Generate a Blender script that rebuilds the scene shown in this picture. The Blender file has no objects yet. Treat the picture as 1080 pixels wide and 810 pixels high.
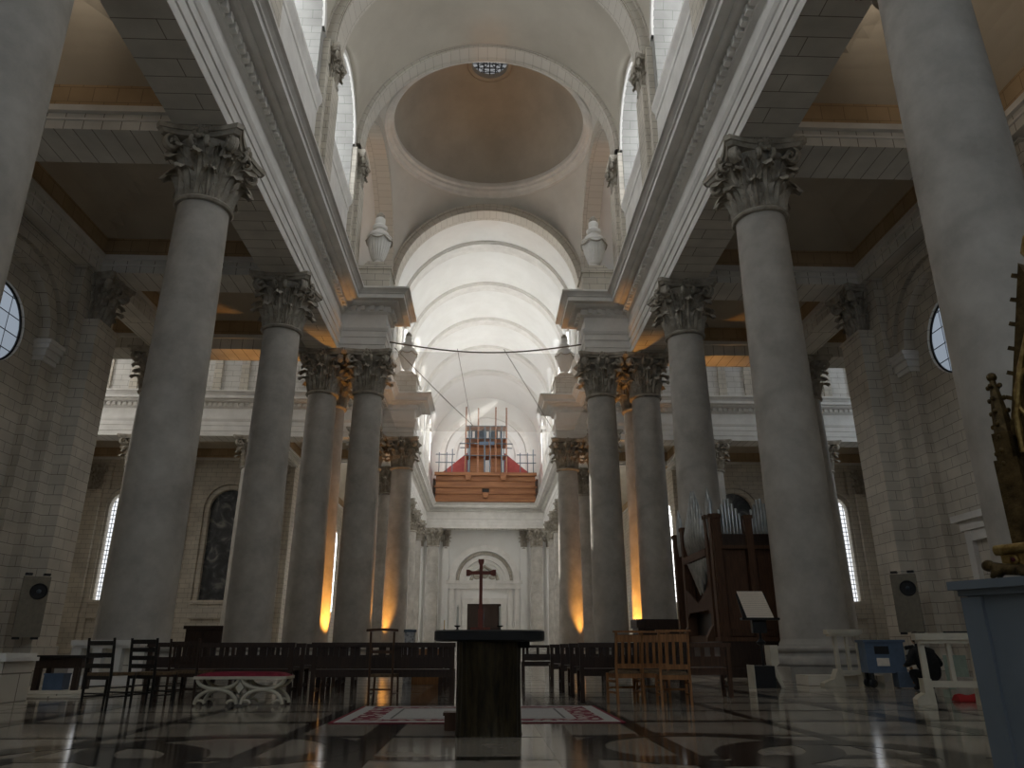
import bpy, bmesh, math, random
from mathutils import Vector, Matrix
random.seed(7)
PI = math.pi
SC = bpy.context.scene
COL = SC.collection
# ---------------------------------------------------------------- camera
FPX = 777.0
VPX, VPY = 511.2, 684.6
n_ = Vector(((VPX-540)/FPX, (VPY-405)/FPX, 1.0)).normalized()
pit = math.atan2(n_.y, n_.z)
up_ = Vector((0, -math.cos(pit), math.sin(pit)))
up_ = (up_ - n_*up_.dot(n_)).normalized()
r_ = n_.cross(up_)
if r_.x < 0: r_ = -r_
right = Vector((r_.x, n_.x, up_.x)); down = Vector((r_.y, n_.y, up_.y)); fwd = Vector((r_.z, n_.z, up_.z))
cam_d = bpy.data.cameras.new('camera'); cam = bpy.data.objects.new('camera', cam_d); COL.objects.link(cam)
m = Matrix.Identity(4)
for i in range(3):
    m[i][0] = right[i]; m[i][1] = -down[i]; m[i][2] = -fwd[i]
m.translation = Vector((0.147, 0.0, 0.78))
cam.matrix_world = m
cam_d.sensor_width = 36; cam_d.lens = FPX/1080*36; cam_d.clip_start = 0.05; cam_d.clip_end = 500
SC.camera = cam
# ---------------------------------------------------------------- light
SC.view_settings.view_transform = 'Standard'; SC.view_settings.look = 'None'
SC.view_settings.gamma = 1; SC.view_settings.use_curve_mapping = False
SC.view_settings.exposure = 0.45
SC.cycles.max_bounces = 7; SC.cycles.diffuse_bounces = 5; SC.cycles.glossy_bounces = 3
SC.cycles.transparent_max_bounces = 12; SC.cycles.sample_clamp_indirect = 6.0
SC.cycles.caustics_reflective = False; SC.cycles.caustics_refractive = False
W = bpy.data.worlds.new('sky'); SC.world = W; W.use_nodes = True
W.node_tree.nodes['Background'].inputs[0].default_value = (0.62, 0.76, 1.0, 1)
W.node_tree.nodes['Background'].inputs[1].default_value = 0.8
sd = bpy.data.lights.new('sun', 'SUN'); sd.energy = 20.0; sd.angle = 0.009; sd.color = (1.0, 0.95, 0.86)
sun = bpy.data.objects.new('sun', sd); COL.objects.link(sun)
sun.rotation_euler = Vector((14.4, -26.5, -21.0)).to_track_quat('-Z', 'Y').to_euler()
# window brightness: nave, choir clerestory, transept, aisles, apse
E_NAVE, E_CHOIR, E_TRAN, E_AISLE, E_APSE, E_OC, E_DOME = 6.8, 3.9, 2.5, 1.0, 1.6, 0.28, 0.25
AMBER = 520.0

# ---------------------------------------------------------------- materials
def new_mat(name):
    mt = bpy.data.materials.new(name); mt.use_nodes = True
    nt = mt.node_tree; b = nt.nodes['Principled BSDF']
    return mt, nt, b
def N(nt, typ, **kw):
    n = nt.nodes.new(typ)
    for k, v in kw.items(): setattr(n, k, v)
    return n
def rgb(c): return (c[0], c[1], c[2], 1)
def mat_noise(name, c1, c2, scale=2.0, rough=0.75, bump=0.0, detail=6, metal=0.0, stretch=None, spec=0.3):
    mt, nt, b = new_mat(name)
    g = N(nt, 'ShaderNodeTexCoord'); no = N(nt, 'ShaderNodeTexNoise')
    no.inputs['Scale'].default_value = scale; no.inputs['Detail'].default_value = detail
    no.inputs['Roughness'].default_value = 0.62
    src = g.outputs['Object']
    if stretch:
        mp = N(nt, 'ShaderNodeMapping'); mp.inputs['Scale'].default_value = stretch
        nt.links.new(src, mp.inputs[0]); src = mp.outputs[0]
    nt.links.new(src, no.inputs['Vector'])
    rp = N(nt, 'ShaderNodeValToRGB'); rp.color_ramp.elements[0].position = 0.33; rp.color_ramp.elements[1].position = 0.68
    rp.color_ramp.elements[0].color = rgb(c1); rp.color_ramp.elements[1].color = rgb(c2)
    nt.links.new(no.outputs['Fac'], rp.inputs[0]); nt.links.new(rp.outputs[0], b.inputs['Base Color'])
    b.inputs['Roughness'].default_value = rough; b.inputs['Metallic'].default_value = metal
    b.inputs['Specular IOR Level'].default_value = spec
    if bump:
        bp = N(nt, 'ShaderNodeBump'); bp.inputs['Strength'].default_value = bump; bp.inputs['Distance'].default_value = 0.05
        nt.links.new(no.outputs['Fac'], bp.inputs['Height']); nt.links.new(bp.outputs[0], b.inputs['Normal'])
    return mt
def mat_plain(name, c, rough=0.6, metal=0.0, spec=0.4):
    return mat_noise(name, [x*0.86 for x in c], [min(1, x*1.1) for x in c], 6.0, rough, 0, 3, metal, None, spec)
def mat_ashlar(name, c1, c2, mortar, bw=0.95, bh=0.42, ms=0.012, rough=0.8):
    """stone courses laid by real position: side walls by (Y,Z), end walls by (X,Z), soffits by (X,Y)"""
    mt, nt, b = new_mat(name)
    g = N(nt, 'ShaderNodeNewGeometry'); sp = N(nt, 'ShaderNodeSeparateXYZ'); sn = N(nt, 'ShaderNodeSeparateXYZ')
    nt.links.new(g.outputs['Position'], sp.inputs[0]); nt.links.new(g.outputs['True Normal'], sn.inputs[0])
    def mth(op, a, c=None):
        x = N(nt, 'ShaderNodeMath', operation=op)
        for i, v in enumerate((a, c)):
            if v is None: continue
            if isinstance(v, (int, float)): x.inputs[i].default_value = v
            else: nt.links.new(v, x.inputs[i])
        return x.outputs[0]
    ax = mth('ABSOLUTE', sn.outputs[0]); ay = mth('ABSOLUTE', sn.outputs[1]); az = mth('ABSOLUTE', sn.outputs[2])
    isx = mth('GREATER_THAN', ax, ay)
    isz = mth('GREATER_THAN', az, 0.8)
    def mix(f, a, c):
        x = N(nt, 'ShaderNodeMix'); nt.links.new(f, x.inputs[0]); nt.links.new(a, x.inputs[2]); nt.links.new(c, x.inputs[3]); return x.outputs[0]
    u = mix(isx, sp.outputs[0], sp.outputs[1])
    v = mix(isz, sp.outputs[2], sp.outputs[1])
    u = mix(isz, u, sp.outputs[0])
    cb = N(nt, 'ShaderNodeCombineXYZ'); nt.links.new(u, cb.inputs[0]); nt.links.new(v, cb.inputs[1])
    br = N(nt, 'ShaderNodeTexBrick'); nt.links.new(cb.outputs[0], br.inputs['Vector'])
    br.inputs['Scale'].default_value = 1.0; br.inputs['Brick Width'].default_value = bw; br.inputs['Row Height'].default_value = bh
    br.inputs['Mortar Size'].default_value = ms; br.inputs['Mortar Smooth'].default_value = 0.2; br.inputs['Bias'].default_value = 0
    br.inputs['Color1'].default_value = rgb(c1); br.inputs['Color2'].default_value = rgb(c2); br.inputs['Mortar'].default_value = rgb(mortar)
    no = N(nt, 'ShaderNodeTexNoise'); no.inputs['Scale'].default_value = 0.7; no.inputs['Detail'].default_value = 6
    nt.links.new(g.outputs['Position'], no.inputs['Vector'])
    mr = N(nt, 'ShaderNodeMapRange'); mr.inputs[1].default_value = 0.3; mr.inputs[2].default_value = 0.7; mr.inputs[3].default_value = 0.8; mr.inputs[4].default_value = 1.08
    nt.links.new(no.outputs['Fac'], mr.inputs[0])
    mx = N(nt, 'ShaderNodeMix', data_type='RGBA', blend_type='MULTIPLY'); mx.inputs[0].default_value = 1
    nt.links.new(br.outputs['Color'], mx.inputs[6]); nt.links.new(mr.outputs[0], mx.inputs[7])
    nt.links.new(mx.outputs[2], b.inputs['Base Color']); b.inputs['Roughness'].default_value = rough
    b.inputs['Specular IOR Level'].default_value = 0.2
    return mt
def mat_voussoir(name, c1, c2, mortar, zc, along, yc=0.0, w=0.62):
    """arch stones with joints radiating from the springing line"""
    mt, nt, b = new_mat(name)
    g = N(nt, 'ShaderNodeNewGeometry'); sp = N(nt, 'ShaderNodeSeparateXYZ'); nt.links.new(g.outputs['Position'], sp.inputs[0])
    def mth(op, a, c=None):
        x = N(nt, 'ShaderNodeMath', operation=op)
        for i, v in enumerate((a, c)):
            if v is None: continue
            if isinstance(v, (int, float)): x.inputs[i].default_value = v
            else: nt.links.new(v, x.inputs[i])
        return x.outputs[0]
    h = sp.outputs[0] if along == 'y' else mth('SUBTRACT', sp.outputs[1], yc)
    o = sp.outputs[1] if along == 'y' else sp.outputs[0]
    zz = mth('SUBTRACT', sp.outputs[2], zc)
    a = mth('MULTIPLY', mth('ARCTAN2', zz, h), 8.4)
    r = mth('SQRT', mth('ADD', mth('MULTIPLY', h, h), mth('MULTIPLY', zz, zz)))
    v = mth('ADD', r, o)
    cb = N(nt, 'ShaderNodeCombineXYZ'); nt.links.new(a, cb.inputs[0]); nt.links.new(v, cb.inputs[1])
    br = N(nt, 'ShaderNodeTexBrick'); nt.links.new(cb.outputs[0], br.inputs['Vector']); br.inputs['Scale'].default_value = 1
    br.inputs['Brick Width'].default_value = w; br.inputs['Row Height'].default_value = 1.2; br.inputs['Mortar Size'].default_value = 0.012
    br.inputs['Color1'].default_value = rgb(c1); br.inputs['Color2'].default_value = rgb(c2); br.inputs['Mortar'].default_value = rgb(mortar)
    nt.links.new(br.outputs['Color'], b.inputs['Base Color']); b.inputs['Roughness'].default_value = 0.8; return mt
def mat_glass(name, col, strength, clear=0.35, bw=0.5, bh=0.5, axis='x', lead=0.03):
    """daylit leaded pane: lets part of the sky and sun through and glows with the sky behind it"""
    mt, nt, b = new_mat(name); nt.nodes.remove(b)
    out = nt.nodes['Material Output']
    g = N(nt, 'ShaderNodeNewGeometry'); sp = N(nt, 'ShaderNodeSeparateXYZ'); nt.links.new(g.outputs['Position'], sp.inputs[0])
    cb = N(nt, 'ShaderNodeCombineXYZ')
    a, c = {'x': (1, 2), 'y': (0, 2), 'z': (0, 1)}[axis]
    nt.links.new(sp.outputs[a], cb.inputs[0]); nt.links.new(sp.outputs[c], cb.inputs[1])
    br = N(nt, 'ShaderNodeTexBrick'); br.offset = 0.0; nt.links.new(cb.outputs[0], br.inputs['Vector'])
    br.inputs['Scale'].default_value = 1; br.inputs['Brick Width'].default_value = bw; br.inputs['Row Height'].default_value = bh
    br.inputs['Mortar Size'].default_value = lead; br.inputs['Mortar Smooth'].default_value = 0
    br.inputs['Color1'].default_value = rgb(col); br.inputs['Color2'].default_value = rgb([x*0.85 for x in col]); br.inputs['Mortar'].default_value = (0, 0, 0, 1)
    em = N(nt, 'ShaderNodeEmission'); em.inputs[1].default_value = strength; nt.links.new(br.outputs['Color'], em.inputs[0])
    tr = N(nt, 'ShaderNodeBsdfTransparent')
    m1 = N(nt, 'ShaderNodeMixShader'); m1.inputs[0].default_value = 1-clear
    nt.links.new(tr.outputs[0], m1.inputs[1]); nt.links.new(em.outputs[0], m1.inputs[2])
    df = N(nt, 'ShaderNodeBsdfDiffuse'); df.inputs[0].default_value = (0.03, 0.03, 0.03, 1)
    m2 = N(nt, 'ShaderNodeMixShader'); nt.links.new(br.outputs['Fac'], m2.inputs[0])
    nt.links.new(m1.outputs[0], m2.inputs[1]); nt.links.new(df.outputs[0], m2.inputs[2])
    nt.links.new(m2.outputs[0], out.inputs[0])
    return mt
def mat_wood(name, c, rough=0.45, scale=3.0):
    return mat_noise(name, [x*0.62 for x in c], [min(1, x*1.2) for x in c], scale, rough, 0.05, 5, 0, (9, 9, 0.8), 0.4)
M = {}
M['shaft'] = mat_noise('column_stone', (0.375, 0.35, 0.31), (0.57, 0.54, 0.49), 0.9, 0.7, 0.04, 10)
M['base'] = mat_noise('column_base_stone', (0.30, 0.285, 0.26), (0.46, 0.44, 0.40), 1.4, 0.7, 0.04, 8)
M['carved'] = mat_noise('carved_stone', (0.29, 0.26, 0.21), (0.52, 0.48, 0.41), 2.2, 0.8, 0.25, 8)
M['ash'] = mat_ashlar('ashlar_stone', (0.68, 0.63, 0.54), (0.62, 0.575, 0.495), (0.25, 0.22, 0.18))
M['ashw'] = mat_ashlar('pale_ashlar', (0.72, 0.70, 0.66), (0.68, 0.66, 0.62), (0.34, 0.32, 0.28), 1.2, 0.48, 0.014)
M['vous'] = mat_voussoir('arch_stone', (0.64, 0.60, 0.53), (0.60, 0.56, 0.49), (0.33, 0.29, 0.23), 30.6, 'y')
M['vouss'] = mat_voussoir('side_arch_stone', (0.64, 0.60, 0.53), (0.60, 0.56, 0.49), (0.33, 0.29, 0.23), 30.5, 'x', 49.62)
M['ashc'] = mat_ashlar('clerestory_ashlar', (0.42, 0.41, 0.385), (0.39, 0.38, 0.355), (0.22, 0.25, 0.21), 1.0, 0.45, 0.013)
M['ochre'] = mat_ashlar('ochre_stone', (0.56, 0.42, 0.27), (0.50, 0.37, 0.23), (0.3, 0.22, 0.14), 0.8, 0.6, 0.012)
M['soffit'] = mat_ashlar('soffit_stone', (0.80, 0.775, 0.72), (0.76, 0.735, 0.68), (0.27, 0.24, 0.2), 0.62, 6.0, 0.016)
M['soffit2'] = mat_ashlar('soffit_stone_long', (0.80, 0.775, 0.72), (0.76, 0.735, 0.68), (0.27, 0.24, 0.2), 6.0, 0.72, 0.016)
M['ent'] = mat_noise('moulded_stone', (0.70, 0.68, 0.64), (0.84, 0.82, 0.78), 0.9, 0.75, 0.03, 7)
M['plast'] = mat_noise('vault_plaster', (0.46, 0.42, 0.35), (0.56, 0.52, 0.44), 0.22, 0.85, 0, 9)
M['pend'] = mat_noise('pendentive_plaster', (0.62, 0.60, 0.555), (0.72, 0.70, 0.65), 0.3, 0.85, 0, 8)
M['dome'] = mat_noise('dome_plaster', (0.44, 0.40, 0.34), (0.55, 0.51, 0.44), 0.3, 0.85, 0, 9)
M['coff'] = mat_noise('aisle_plaster', (0.54, 0.48, 0.39), (0.66, 0.60, 0.50), 0.25, 0.85, 0, 8)
M['white'] = mat_noise('white_plaster', (0.80, 0.79, 0.76), (0.88, 0.875, 0.85), 0.3, 0.85, 0, 8)
M['marble'] = mat_noise('taupe_marble', (0.29, 0.255, 0.21), (0.44, 0.395, 0.335), 1.1, 0.11, 0, 10, 0, None, 0.5)
M['dkmarble'] = mat_noise('dark_marble', (0.016, 0.015, 0.014), (0.04, 0.037, 0.034), 1.6, 0.11, 0, 8, 0, None, 0.5)
M['dkwood'] = mat_wood('dark_oak', (0.040, 0.022, 0.014))
M['blkwood'] = mat_wood('blackened_wood', (0.014, 0.011, 0.009))
M['midwood'] = mat_wood('walnut', (0.085, 0.040, 0.020))
M['orgwood'] = mat_wood('organ_oak', (0.10, 0.046, 0.022), 0.62)
M['honey'] = mat_wood('honey_oak', (0.34, 0.155, 0.055))
M['gal'] = mat_noise('gallery_oak', (0.24, 0.095, 0.042), (0.44, 0.20, 0.085), 1.2, 0.5, 0, 6, 0, (0.25, 1, 3), 0.4)
M['straw'] = mat_noise('rush_seat', (0.10, 0.065, 0.035), (0.20, 0.135, 0.075), 18, 0.8)
M['red'] = mat_noise('crimson_velvet', (0.16, 0.012, 0.028), (0.24, 0.02, 0.04), 12, 0.9)
M['cream'] = mat_noise('cream_marble', (0.50, 0.46, 0.36), (0.64, 0.59, 0.48), 2.5, 0.5)
M['bronze'] = mat_noise('dark_bronze', (0.020, 0.018, 0.013), (0.075, 0.058, 0.03), 5, 0.36, 0.1, 6, 0.6, (3, 3, 0.6))
M['slab'] = mat_noise('black_stone', (0.020, 0.021, 0.022), (0.035, 0.036, 0.038), 3, 0.3)
M['cross'] = mat_wood('red_wood', (0.20, 0.050, 0.030), 0.5)
M['wax'] = mat_plain('wax', (0.72, 0.70, 0.62), 0.5)
M['yel'] = mat_plain('yellow_wax', (0.55, 0.34, 0.10), 0.5)
M['black'] = mat_plain('black_metal', (0.012, 0.012, 0.013), 0.45)
M['blue'] = mat_noise('blue_grey_paint', (0.18, 0.21, 0.245), (0.21, 0.245, 0.285), 3, 0.55)
M['bluecart'] = mat_plain('blue_paint', (0.11, 0.16, 0.24), 0.5)
M['gold'] = mat_noise('gilt', (0.24, 0.155, 0.05), (0.55, 0.40, 0.16), 22, 0.36, 0.3, 5, 0.85)
M['dkgold'] = mat_noise('tarnished_gilt', (0.06, 0.04, 0.018), (0.19, 0.13, 0.055), 18, 0.45, 0.3, 5, 0.7)
M['garnet'] = mat_plain('garnet_glass', (0.10, 0.01, 0.02), 0.1)
M['topaz'] = mat_plain('yellow_glass', (0.42, 0.33, 0.05), 0.1)
M['tin'] = mat_noise('organ_pipe_tin', (0.36, 0.38, 0.38), (0.52, 0.54, 0.54), 3, 0.28, 0, 3, 0.9)
M['paper'] = mat_plain('paper', (0.78, 0.70, 0.60), 0.8)
M['grille'] = mat_plain('loudspeaker_tan', (0.23, 0.205, 0.16), 0.7)
M['coat'] = mat_noise('black_cloth', (0.008, 0.008, 0.009), (0.02, 0.02, 0.022), 9, 0.9)
M['skin'] = mat_plain('skin', (0.45, 0.28, 0.2), 0.6)
M['hair'] = mat_plain('brown_hair', (0.035, 0.022, 0.015), 0.7)
M['tarp'] = mat_noise('red_tarpaulin', (0.30, 0.05, 0.05), (0.42, 0.09, 0.08), 1.5, 0.7)
M['steel'] = mat_plain('blue_grey_steel', (0.12, 0.15, 0.18), 0.5, 0.3)
M['rust'] = mat_plain('rusty_tube', (0.34, 0.16, 0.09), 0.6)
M['rope'] = mat_plain('rope', (0.16, 0.14, 0.12), 0.9)
M['greenb'] = mat_plain('pale_green_board', (0.30, 0.36, 0.29), 0.7)
M['redcl'] = mat_plain('red_fabric', (0.36, 0.02, 0.02), 0.8)
M['glow'] = mat_plain('lamp_glass', (0.6, 0.45, 0.2), 0.2)
def mat_painting():
    mt, nt, b = new_mat('dark_oil_painting')
    g = N(nt, 'ShaderNodeTexCoord'); no = N(nt, 'ShaderNodeTexNoise'); no.inputs['Scale'].default_value = 0.75; no.inputs['Detail'].default_value = 5; no.inputs['Distortion'].default_value = 1.6
    nt.links.new(g.outputs['Object'], no.inputs['Vector'])
    rp = N(nt, 'ShaderNodeValToRGB'); e = rp.color_ramp.elements
    e[0].position = 0.38; e[0].color = (0.028, 0.03, 0.032, 1); e[1].position = 0.72; e[1].color = (0.26, 0.26, 0.24, 1)
    k = e.new(0.55); k.color = (0.07, 0.075, 0.08, 1)
    nt.links.new(no.outputs['Fac'], rp.inputs[0]); nt.links.new(rp.outputs[0], b.inputs['Base Color']); b.inputs['Roughness'].default_value = 0.5
    return mt
M['painting'] = mat_painting()
def mat_sheet():
    mt, nt, b = new_mat('music_sheet')
    g = N(nt, 'ShaderNodeTexCoord'); sp = N(nt, 'ShaderNodeSeparateXYZ'); nt.links.new(g.outputs['Object'], sp.inputs[0])
    w = N(nt, 'ShaderNodeTexWave'); w.bands_direction = 'Z'; w.inputs['Scale'].default_value = 8; w.inputs['Distortion'].default_value = 1.2; w.inputs['Detail'].default_value = 4; w.inputs['Detail Scale'].default_value = 6
    nt.links.new(g.outputs['Object'], w.inputs['Vector'])
    rp = N(nt, 'ShaderNodeValToRGB'); rp.color_ramp.elements[0].position = 0.0; rp.color_ramp.elements[1].position = 0.25
    rp.color_ramp.elements[0].color = (0.50, 0.42, 0.34, 1); rp.color_ramp.elements[1].color = (0.80, 0.69, 0.57, 1)
    nt.links.new(w.outputs['Fac'], rp.inputs[0]); nt.links.new(rp.outputs[0], b.inputs['Base Color']); b.inputs['Roughness'].default_value = 0.85
    return mt
M['sheet'] = mat_sheet()
def mat_net():
    mt, nt, b = new_mat('sheer_safety_net'); nt.nodes.remove(b)
    out = nt.nodes['Material Output']
    tr = N(nt, 'ShaderNodeBsdfTransparent'); d = N(nt, 'ShaderNodeBsdfDiffuse'); d.inputs[0].default_value = (0.85, 0.85, 0.84, 1)
    t = N(nt, 'ShaderNodeBsdfTranslucent'); t.inputs[0].default_value = (0.85, 0.85, 0.84, 1)
    a = N(nt, 'ShaderNodeMixShader'); a.inputs[0].default_value = 0.6; nt.links.new(d.outputs[0], a.inputs[1]); nt.links.new(t.outputs[0], a.inputs[2])
    x = N(nt, 'ShaderNodeMixShader'); x.inputs[0].default_value = 0.28; nt.links.new(tr.outputs[0], x.inputs[1]); nt.links.new(a.outputs[0], x.inputs[2])
    nt.links.new(x.outputs[0], out.inputs[0]); return mt
M['net'] = mat_net()
M['g_nave'] = mat_glass('nave_glass', (0.96, 0.98, 1.0), E_NAVE, 0.7, 0.6, 0.6, 'x')
M['g_choir'] = mat_glass('choir_glass', (0.93, 0.96, 1.0), E_CHOIR, 0.3, 0.6, 0.6, 'x')
M['g_tran'] = mat_glass('transept_glass', (1.0, 0.97, 0.92), E_TRAN, 0.3, 0.6, 0.6, 'x')
M['g_tran2'] = mat_glass('north_transept_glass', (0.80, 0.90, 1.0), E_TRAN*0.55, 0.3, 0.6, 0.6, 'x')
M['g_aisle'] = mat_glass('aisle_glass', (0.93, 0.96, 1.0), E_AISLE, 0.3, 0.36, 0.40, 'y', 0.03)
M['g_aislex'] = mat_glass('aisle_side_glass', (0.9, 0.95, 1.0), E_AISLE, 0.3, 0.6, 0.6, 'x')
M['g_apse'] = mat_glass('apse_glass', (0.75, 0.87, 1.0), E_APSE, 0.1, 0.6, 0.6, 'y')
M['g_oc'] = mat_glass('oculus_glass', (0.72, 0.84, 1.0), E_OC, 0.15, 0.8, 0.7, 'x', 0.02)
M['g_dome'] = mat_glass('dome_glass', (0.8, 0.82, 0.84), E_DOME, 0.04, 0.5, 0.5, 'z', 0.05)

# ---------------------------------------------------------------- mesh helpers
class MB:
    def __init__(s): s.v = []; s.f = []; s.mi = []; s.cur = 0
    def add(s, vs, fs):
        o = len(s.v); s.v += [tuple(p) for p in vs]
        for f in fs: s.f.append([i+o for i in f]); s.mi.append(s.cur)
        return s
    def box(s, x0, x1, y0, y1, z0, z1):
        return s.add([(x0,y0,z0),(x1,y0,z0),(x1,y1,z0),(x0,y1,z0),(x0,y0,z1),(x1,y0,z1),(x1,y1,z1),(x0,y1,z1)],
                     [(0,3,2,1),(4,5,6,7),(0,1,5,4),(1,2,6,5),(2,3,7,6),(3,0,4,7)])
    def quad(s, a, b, c, d): return s.add([a, b, c, d], [(0, 1, 2, 3)])
    def bar(s, p, q, w, d=None, up=(0, 0, 1)):
        p = Vector(p); q = Vector(q); d = d or w; t = (q-p).normalized(); u = Vector(up)
        if abs(t.dot(u)) > 0.97: u = Vector((0, 1, 0))
        a = t.cross(u).normalized(); b = a.cross(t).normalized()
        c = [p-a*w/2-b*d/2, p+a*w/2-b*d/2, p+a*w/2+b*d/2, p-a*w/2+b*d/2]
        c += [x+(q-p) for x in c]
        return s.add(c, [(0,3,2,1),(4,5,6,7),(0,1,5,4),(1,2,6,5),(2,3,7,6),(3,0,4,7)])
    def tube(s, pts, r, n=8, cap=True, flat=1.0):
        pts = [Vector(p) for p in pts]; rs = r if isinstance(r, (list, tuple)) else [r]*len(pts)
        rings = []; prev = None
        for i, p in enumerate(pts):
            t = (pts[min(i+1, len(pts)-1)]-pts[max(i-1, 0)]).normalized()
            if prev is None:
                a = t.cross(Vector((0, 0, 1)))
                if a.length < 1e-3: a = Vector((1, 0, 0))
            else: a = prev - t*prev.dot(t)
            a.normalize(); prev = a; b = t.cross(a)
            rings.append([p + (a*math.cos(2*PI*k/n) + b*math.sin(2*PI*k/n)*flat)*rs[i] for k in range(n)])
        vs = [v for rg in rings for v in rg]; fs = []
        for i in range(len(pts)-1):
            for k in range(n):
                fs.append((i*n+k, i*n+(k+1) % n, (i+1)*n+(k+1) % n, (i+1)*n+k))
        if cap: fs += [tuple(range(n))[::-1], tuple((len(pts)-1)*n+k for k in range(n))]
        return s.add(vs, fs)
    def lathe(s, prof, n=32, c=(0, 0), rf=None, cap=True):
        vs = []; fs = []
        for (r, z) in prof:
            for k in range(n):
                a = 2*PI*k/n; q = r if rf is None else rf(r, z, a)
                vs.append((c[0]+q*math.cos(a), c[1]+q*math.sin(a), z))
        for i in range(len(prof)-1):
            for k in range(n): fs.append((i*n+k, i*n+(k+1) % n, (i+1)*n+(k+1) % n, (i+1)*n+k))
        if cap:
            fs.append(tuple(range(n))[::-1]); fs.append(tuple((len(prof)-1)*n+k for k in range(n)))
        return s.add(vs, fs)
    def prism(s, poly, f):
        """poly: 2-D outline; f(u, v, side) -> point, side 0/1"""
        n = len(poly); vs = [f(u, v, 0) for u, v in poly]+[f(u, v, 1) for u, v in poly]
        fs = [tuple(range(n)), tuple(range(2*n-1, n-1, -1))]
        fs += [(i, (i+1) % n, n+(i+1) % n, n+i) for i in range(n)]
        return s.add(vs, fs)
    def grid(s, P):
        nu, nv = len(P), len(P[0]); vs = [p for row in P for p in row]
        return s.add(vs, [(i*nv+j, (i+1)*nv+j, (i+1)*nv+j+1, i*nv+j+1) for i in range(nu-1) for j in range(nv-1)])
    def sphere(s, c, r, n=12, m=8, sx=1, sy=1, sz=1):
        P = [[(c[0]+r*sx*math.sin(PI*j/m)*math.cos(2*PI*i/n), c[1]+r*sy*math.sin(PI*j/m)*math.sin(2*PI*i/n), c[2]+r*sz*math.cos(PI*j/m)) for j in range(m+1)] for i in range(n+1)]
        return s.grid(P)
    def xf(s, mat, start=0):
        s.v[start:] = [tuple(mat @ Vector(p)) for p in s.v[start:]]; return s
    def mesh(s, name, mats, smooth=False):
        me = bpy.data.meshes.new(name); me.from_pydata(s.v, [], s.f)
        if not isinstance(mats, (list, tuple)): mats = [mats]
        for q in mats: me.materials.append(q)
        me.polygons.foreach_set('material_index', s.mi)
        bm = bmesh.new(); bm.from_mesh(me); bmesh.ops.remove_doubles(bm, verts=bm.verts, dist=1e-5)
        bmesh.ops.recalc_face_normals(bm, faces=bm.faces); bm.to_mesh(me); bm.free()
        if smooth:
            me.polygons.foreach_set('use_smooth', [True]*len(me.polygons))
            try: me.set_sharp_from_angle(angle=math.radians(42))
            except Exception: pass
        me.update(); return me
    def build(s, name, mats, parent=None, smooth=False, kind=None):
        o = bpy.data.objects.new(name, s.mesh(name, mats, smooth)); COL.objects.link(o)
        if parent is not None: o.parent = parent
        if kind: o['kind'] = kind
        return o
def struct(b, name, mats, smooth=False, parent=None): return b.build(name, mats, parent, smooth, None if parent else 'structure')
def tag(o, label, cat, group=None):
    o['label'] = label; o['category'] = cat
    if group: o['group'] = group
    return o
KY = 0.957                         # distances of the furniture were taken with a slightly longer lens
def thing(name, label, cat, loc=(0, 0, 0), rz=0.0, group=None, ky=KY):
    loc = (loc[0], loc[1]*ky, loc[2])
    o = bpy.data.objects.new(name, None); COL.objects.link(o); o.location = loc; o.rotation_euler = (0, 0, rz)
    o.empty_display_size = 0.2
    return tag(o, label, cat, group)
# ---------------------------------------------------------------- main dimensions
A, A2 = 9.34, 6.75                 # arcade axis, inner crossing column axis
YC = [11.75, 21.4, 31.4]            # choir columns
YN, YF = 40.4, 58.85                # near / far crossing column rows
ZS, ZT = 16.92, 20.4               # architrave soffit, cornice top
XW = 18.3                          # aisle wall
YB, YW = -12.0, 108.0              # apse wall, west wall
HX = 37.0                          # transept end walls
YT0, YT1 = 32.3, 68.8              # transept east and west outer walls
XA = 8.45                          # entablature face / clerestory wall
ZV = 30.6                          # vault springing

# ================================================================ THE SETTING
# ---- floor with inlaid bands
fl = MB(); fl.box(-HX, HX, YB, YW+6, -0.3, 0.0)
fl.cur = 1
e = 0.0015
for x, w in ((-0.85, 0.30), (0.85, 0.30), (-1.7, 0.17), (1.75, 0.18), (-3.36, 0.16), (3.36, 0.16), (-5.1, 0.3), (5.1, 0.3), (-6.4, 0.14), (6.4, 0.14)):
    fl.quad((x-w/2, 1.5, e), (x+w/2, 1.5, e), (x+w/2, 40, e), (x-w/2, 40, e))
k = 0
y = 3.21
while y < 39:
    w = 0.13 if k % 2 else 0.2
    fl.quad((-8.2, y-w/2, e*1.3), (8.2, y-w/2, e*1.3), (8.2, y+w/2, e*1.3), (-8.2, y+w/2, e*1.3)); y += 1.50; k += 1
def ring(cx, cy, r0, r1, z):
    n = 48
    for i in range(n):
        a, b = 2*PI*i/n, 2*PI*(i+1)/n
        fl.quad((cx+r0*math.cos(a), cy+r0*math.sin(a), z), (cx+r1*math.cos(a), cy+r1*math.sin(a), z), (cx+r1*math.cos(b), cy+r1*math.sin(b), z), (cx+r0*math.cos(b), cy+r0*math.sin(b), z))
for sx in (-1, 1):
    ring(sx*2.0, 6.85, 0.82, 1.12, e*1.6); ring(sx*2.98, 6.3, 0.66, 1.0, e*1.9)
struct(fl, 'floor', [M['marble'], M['dkmarble']])

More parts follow.
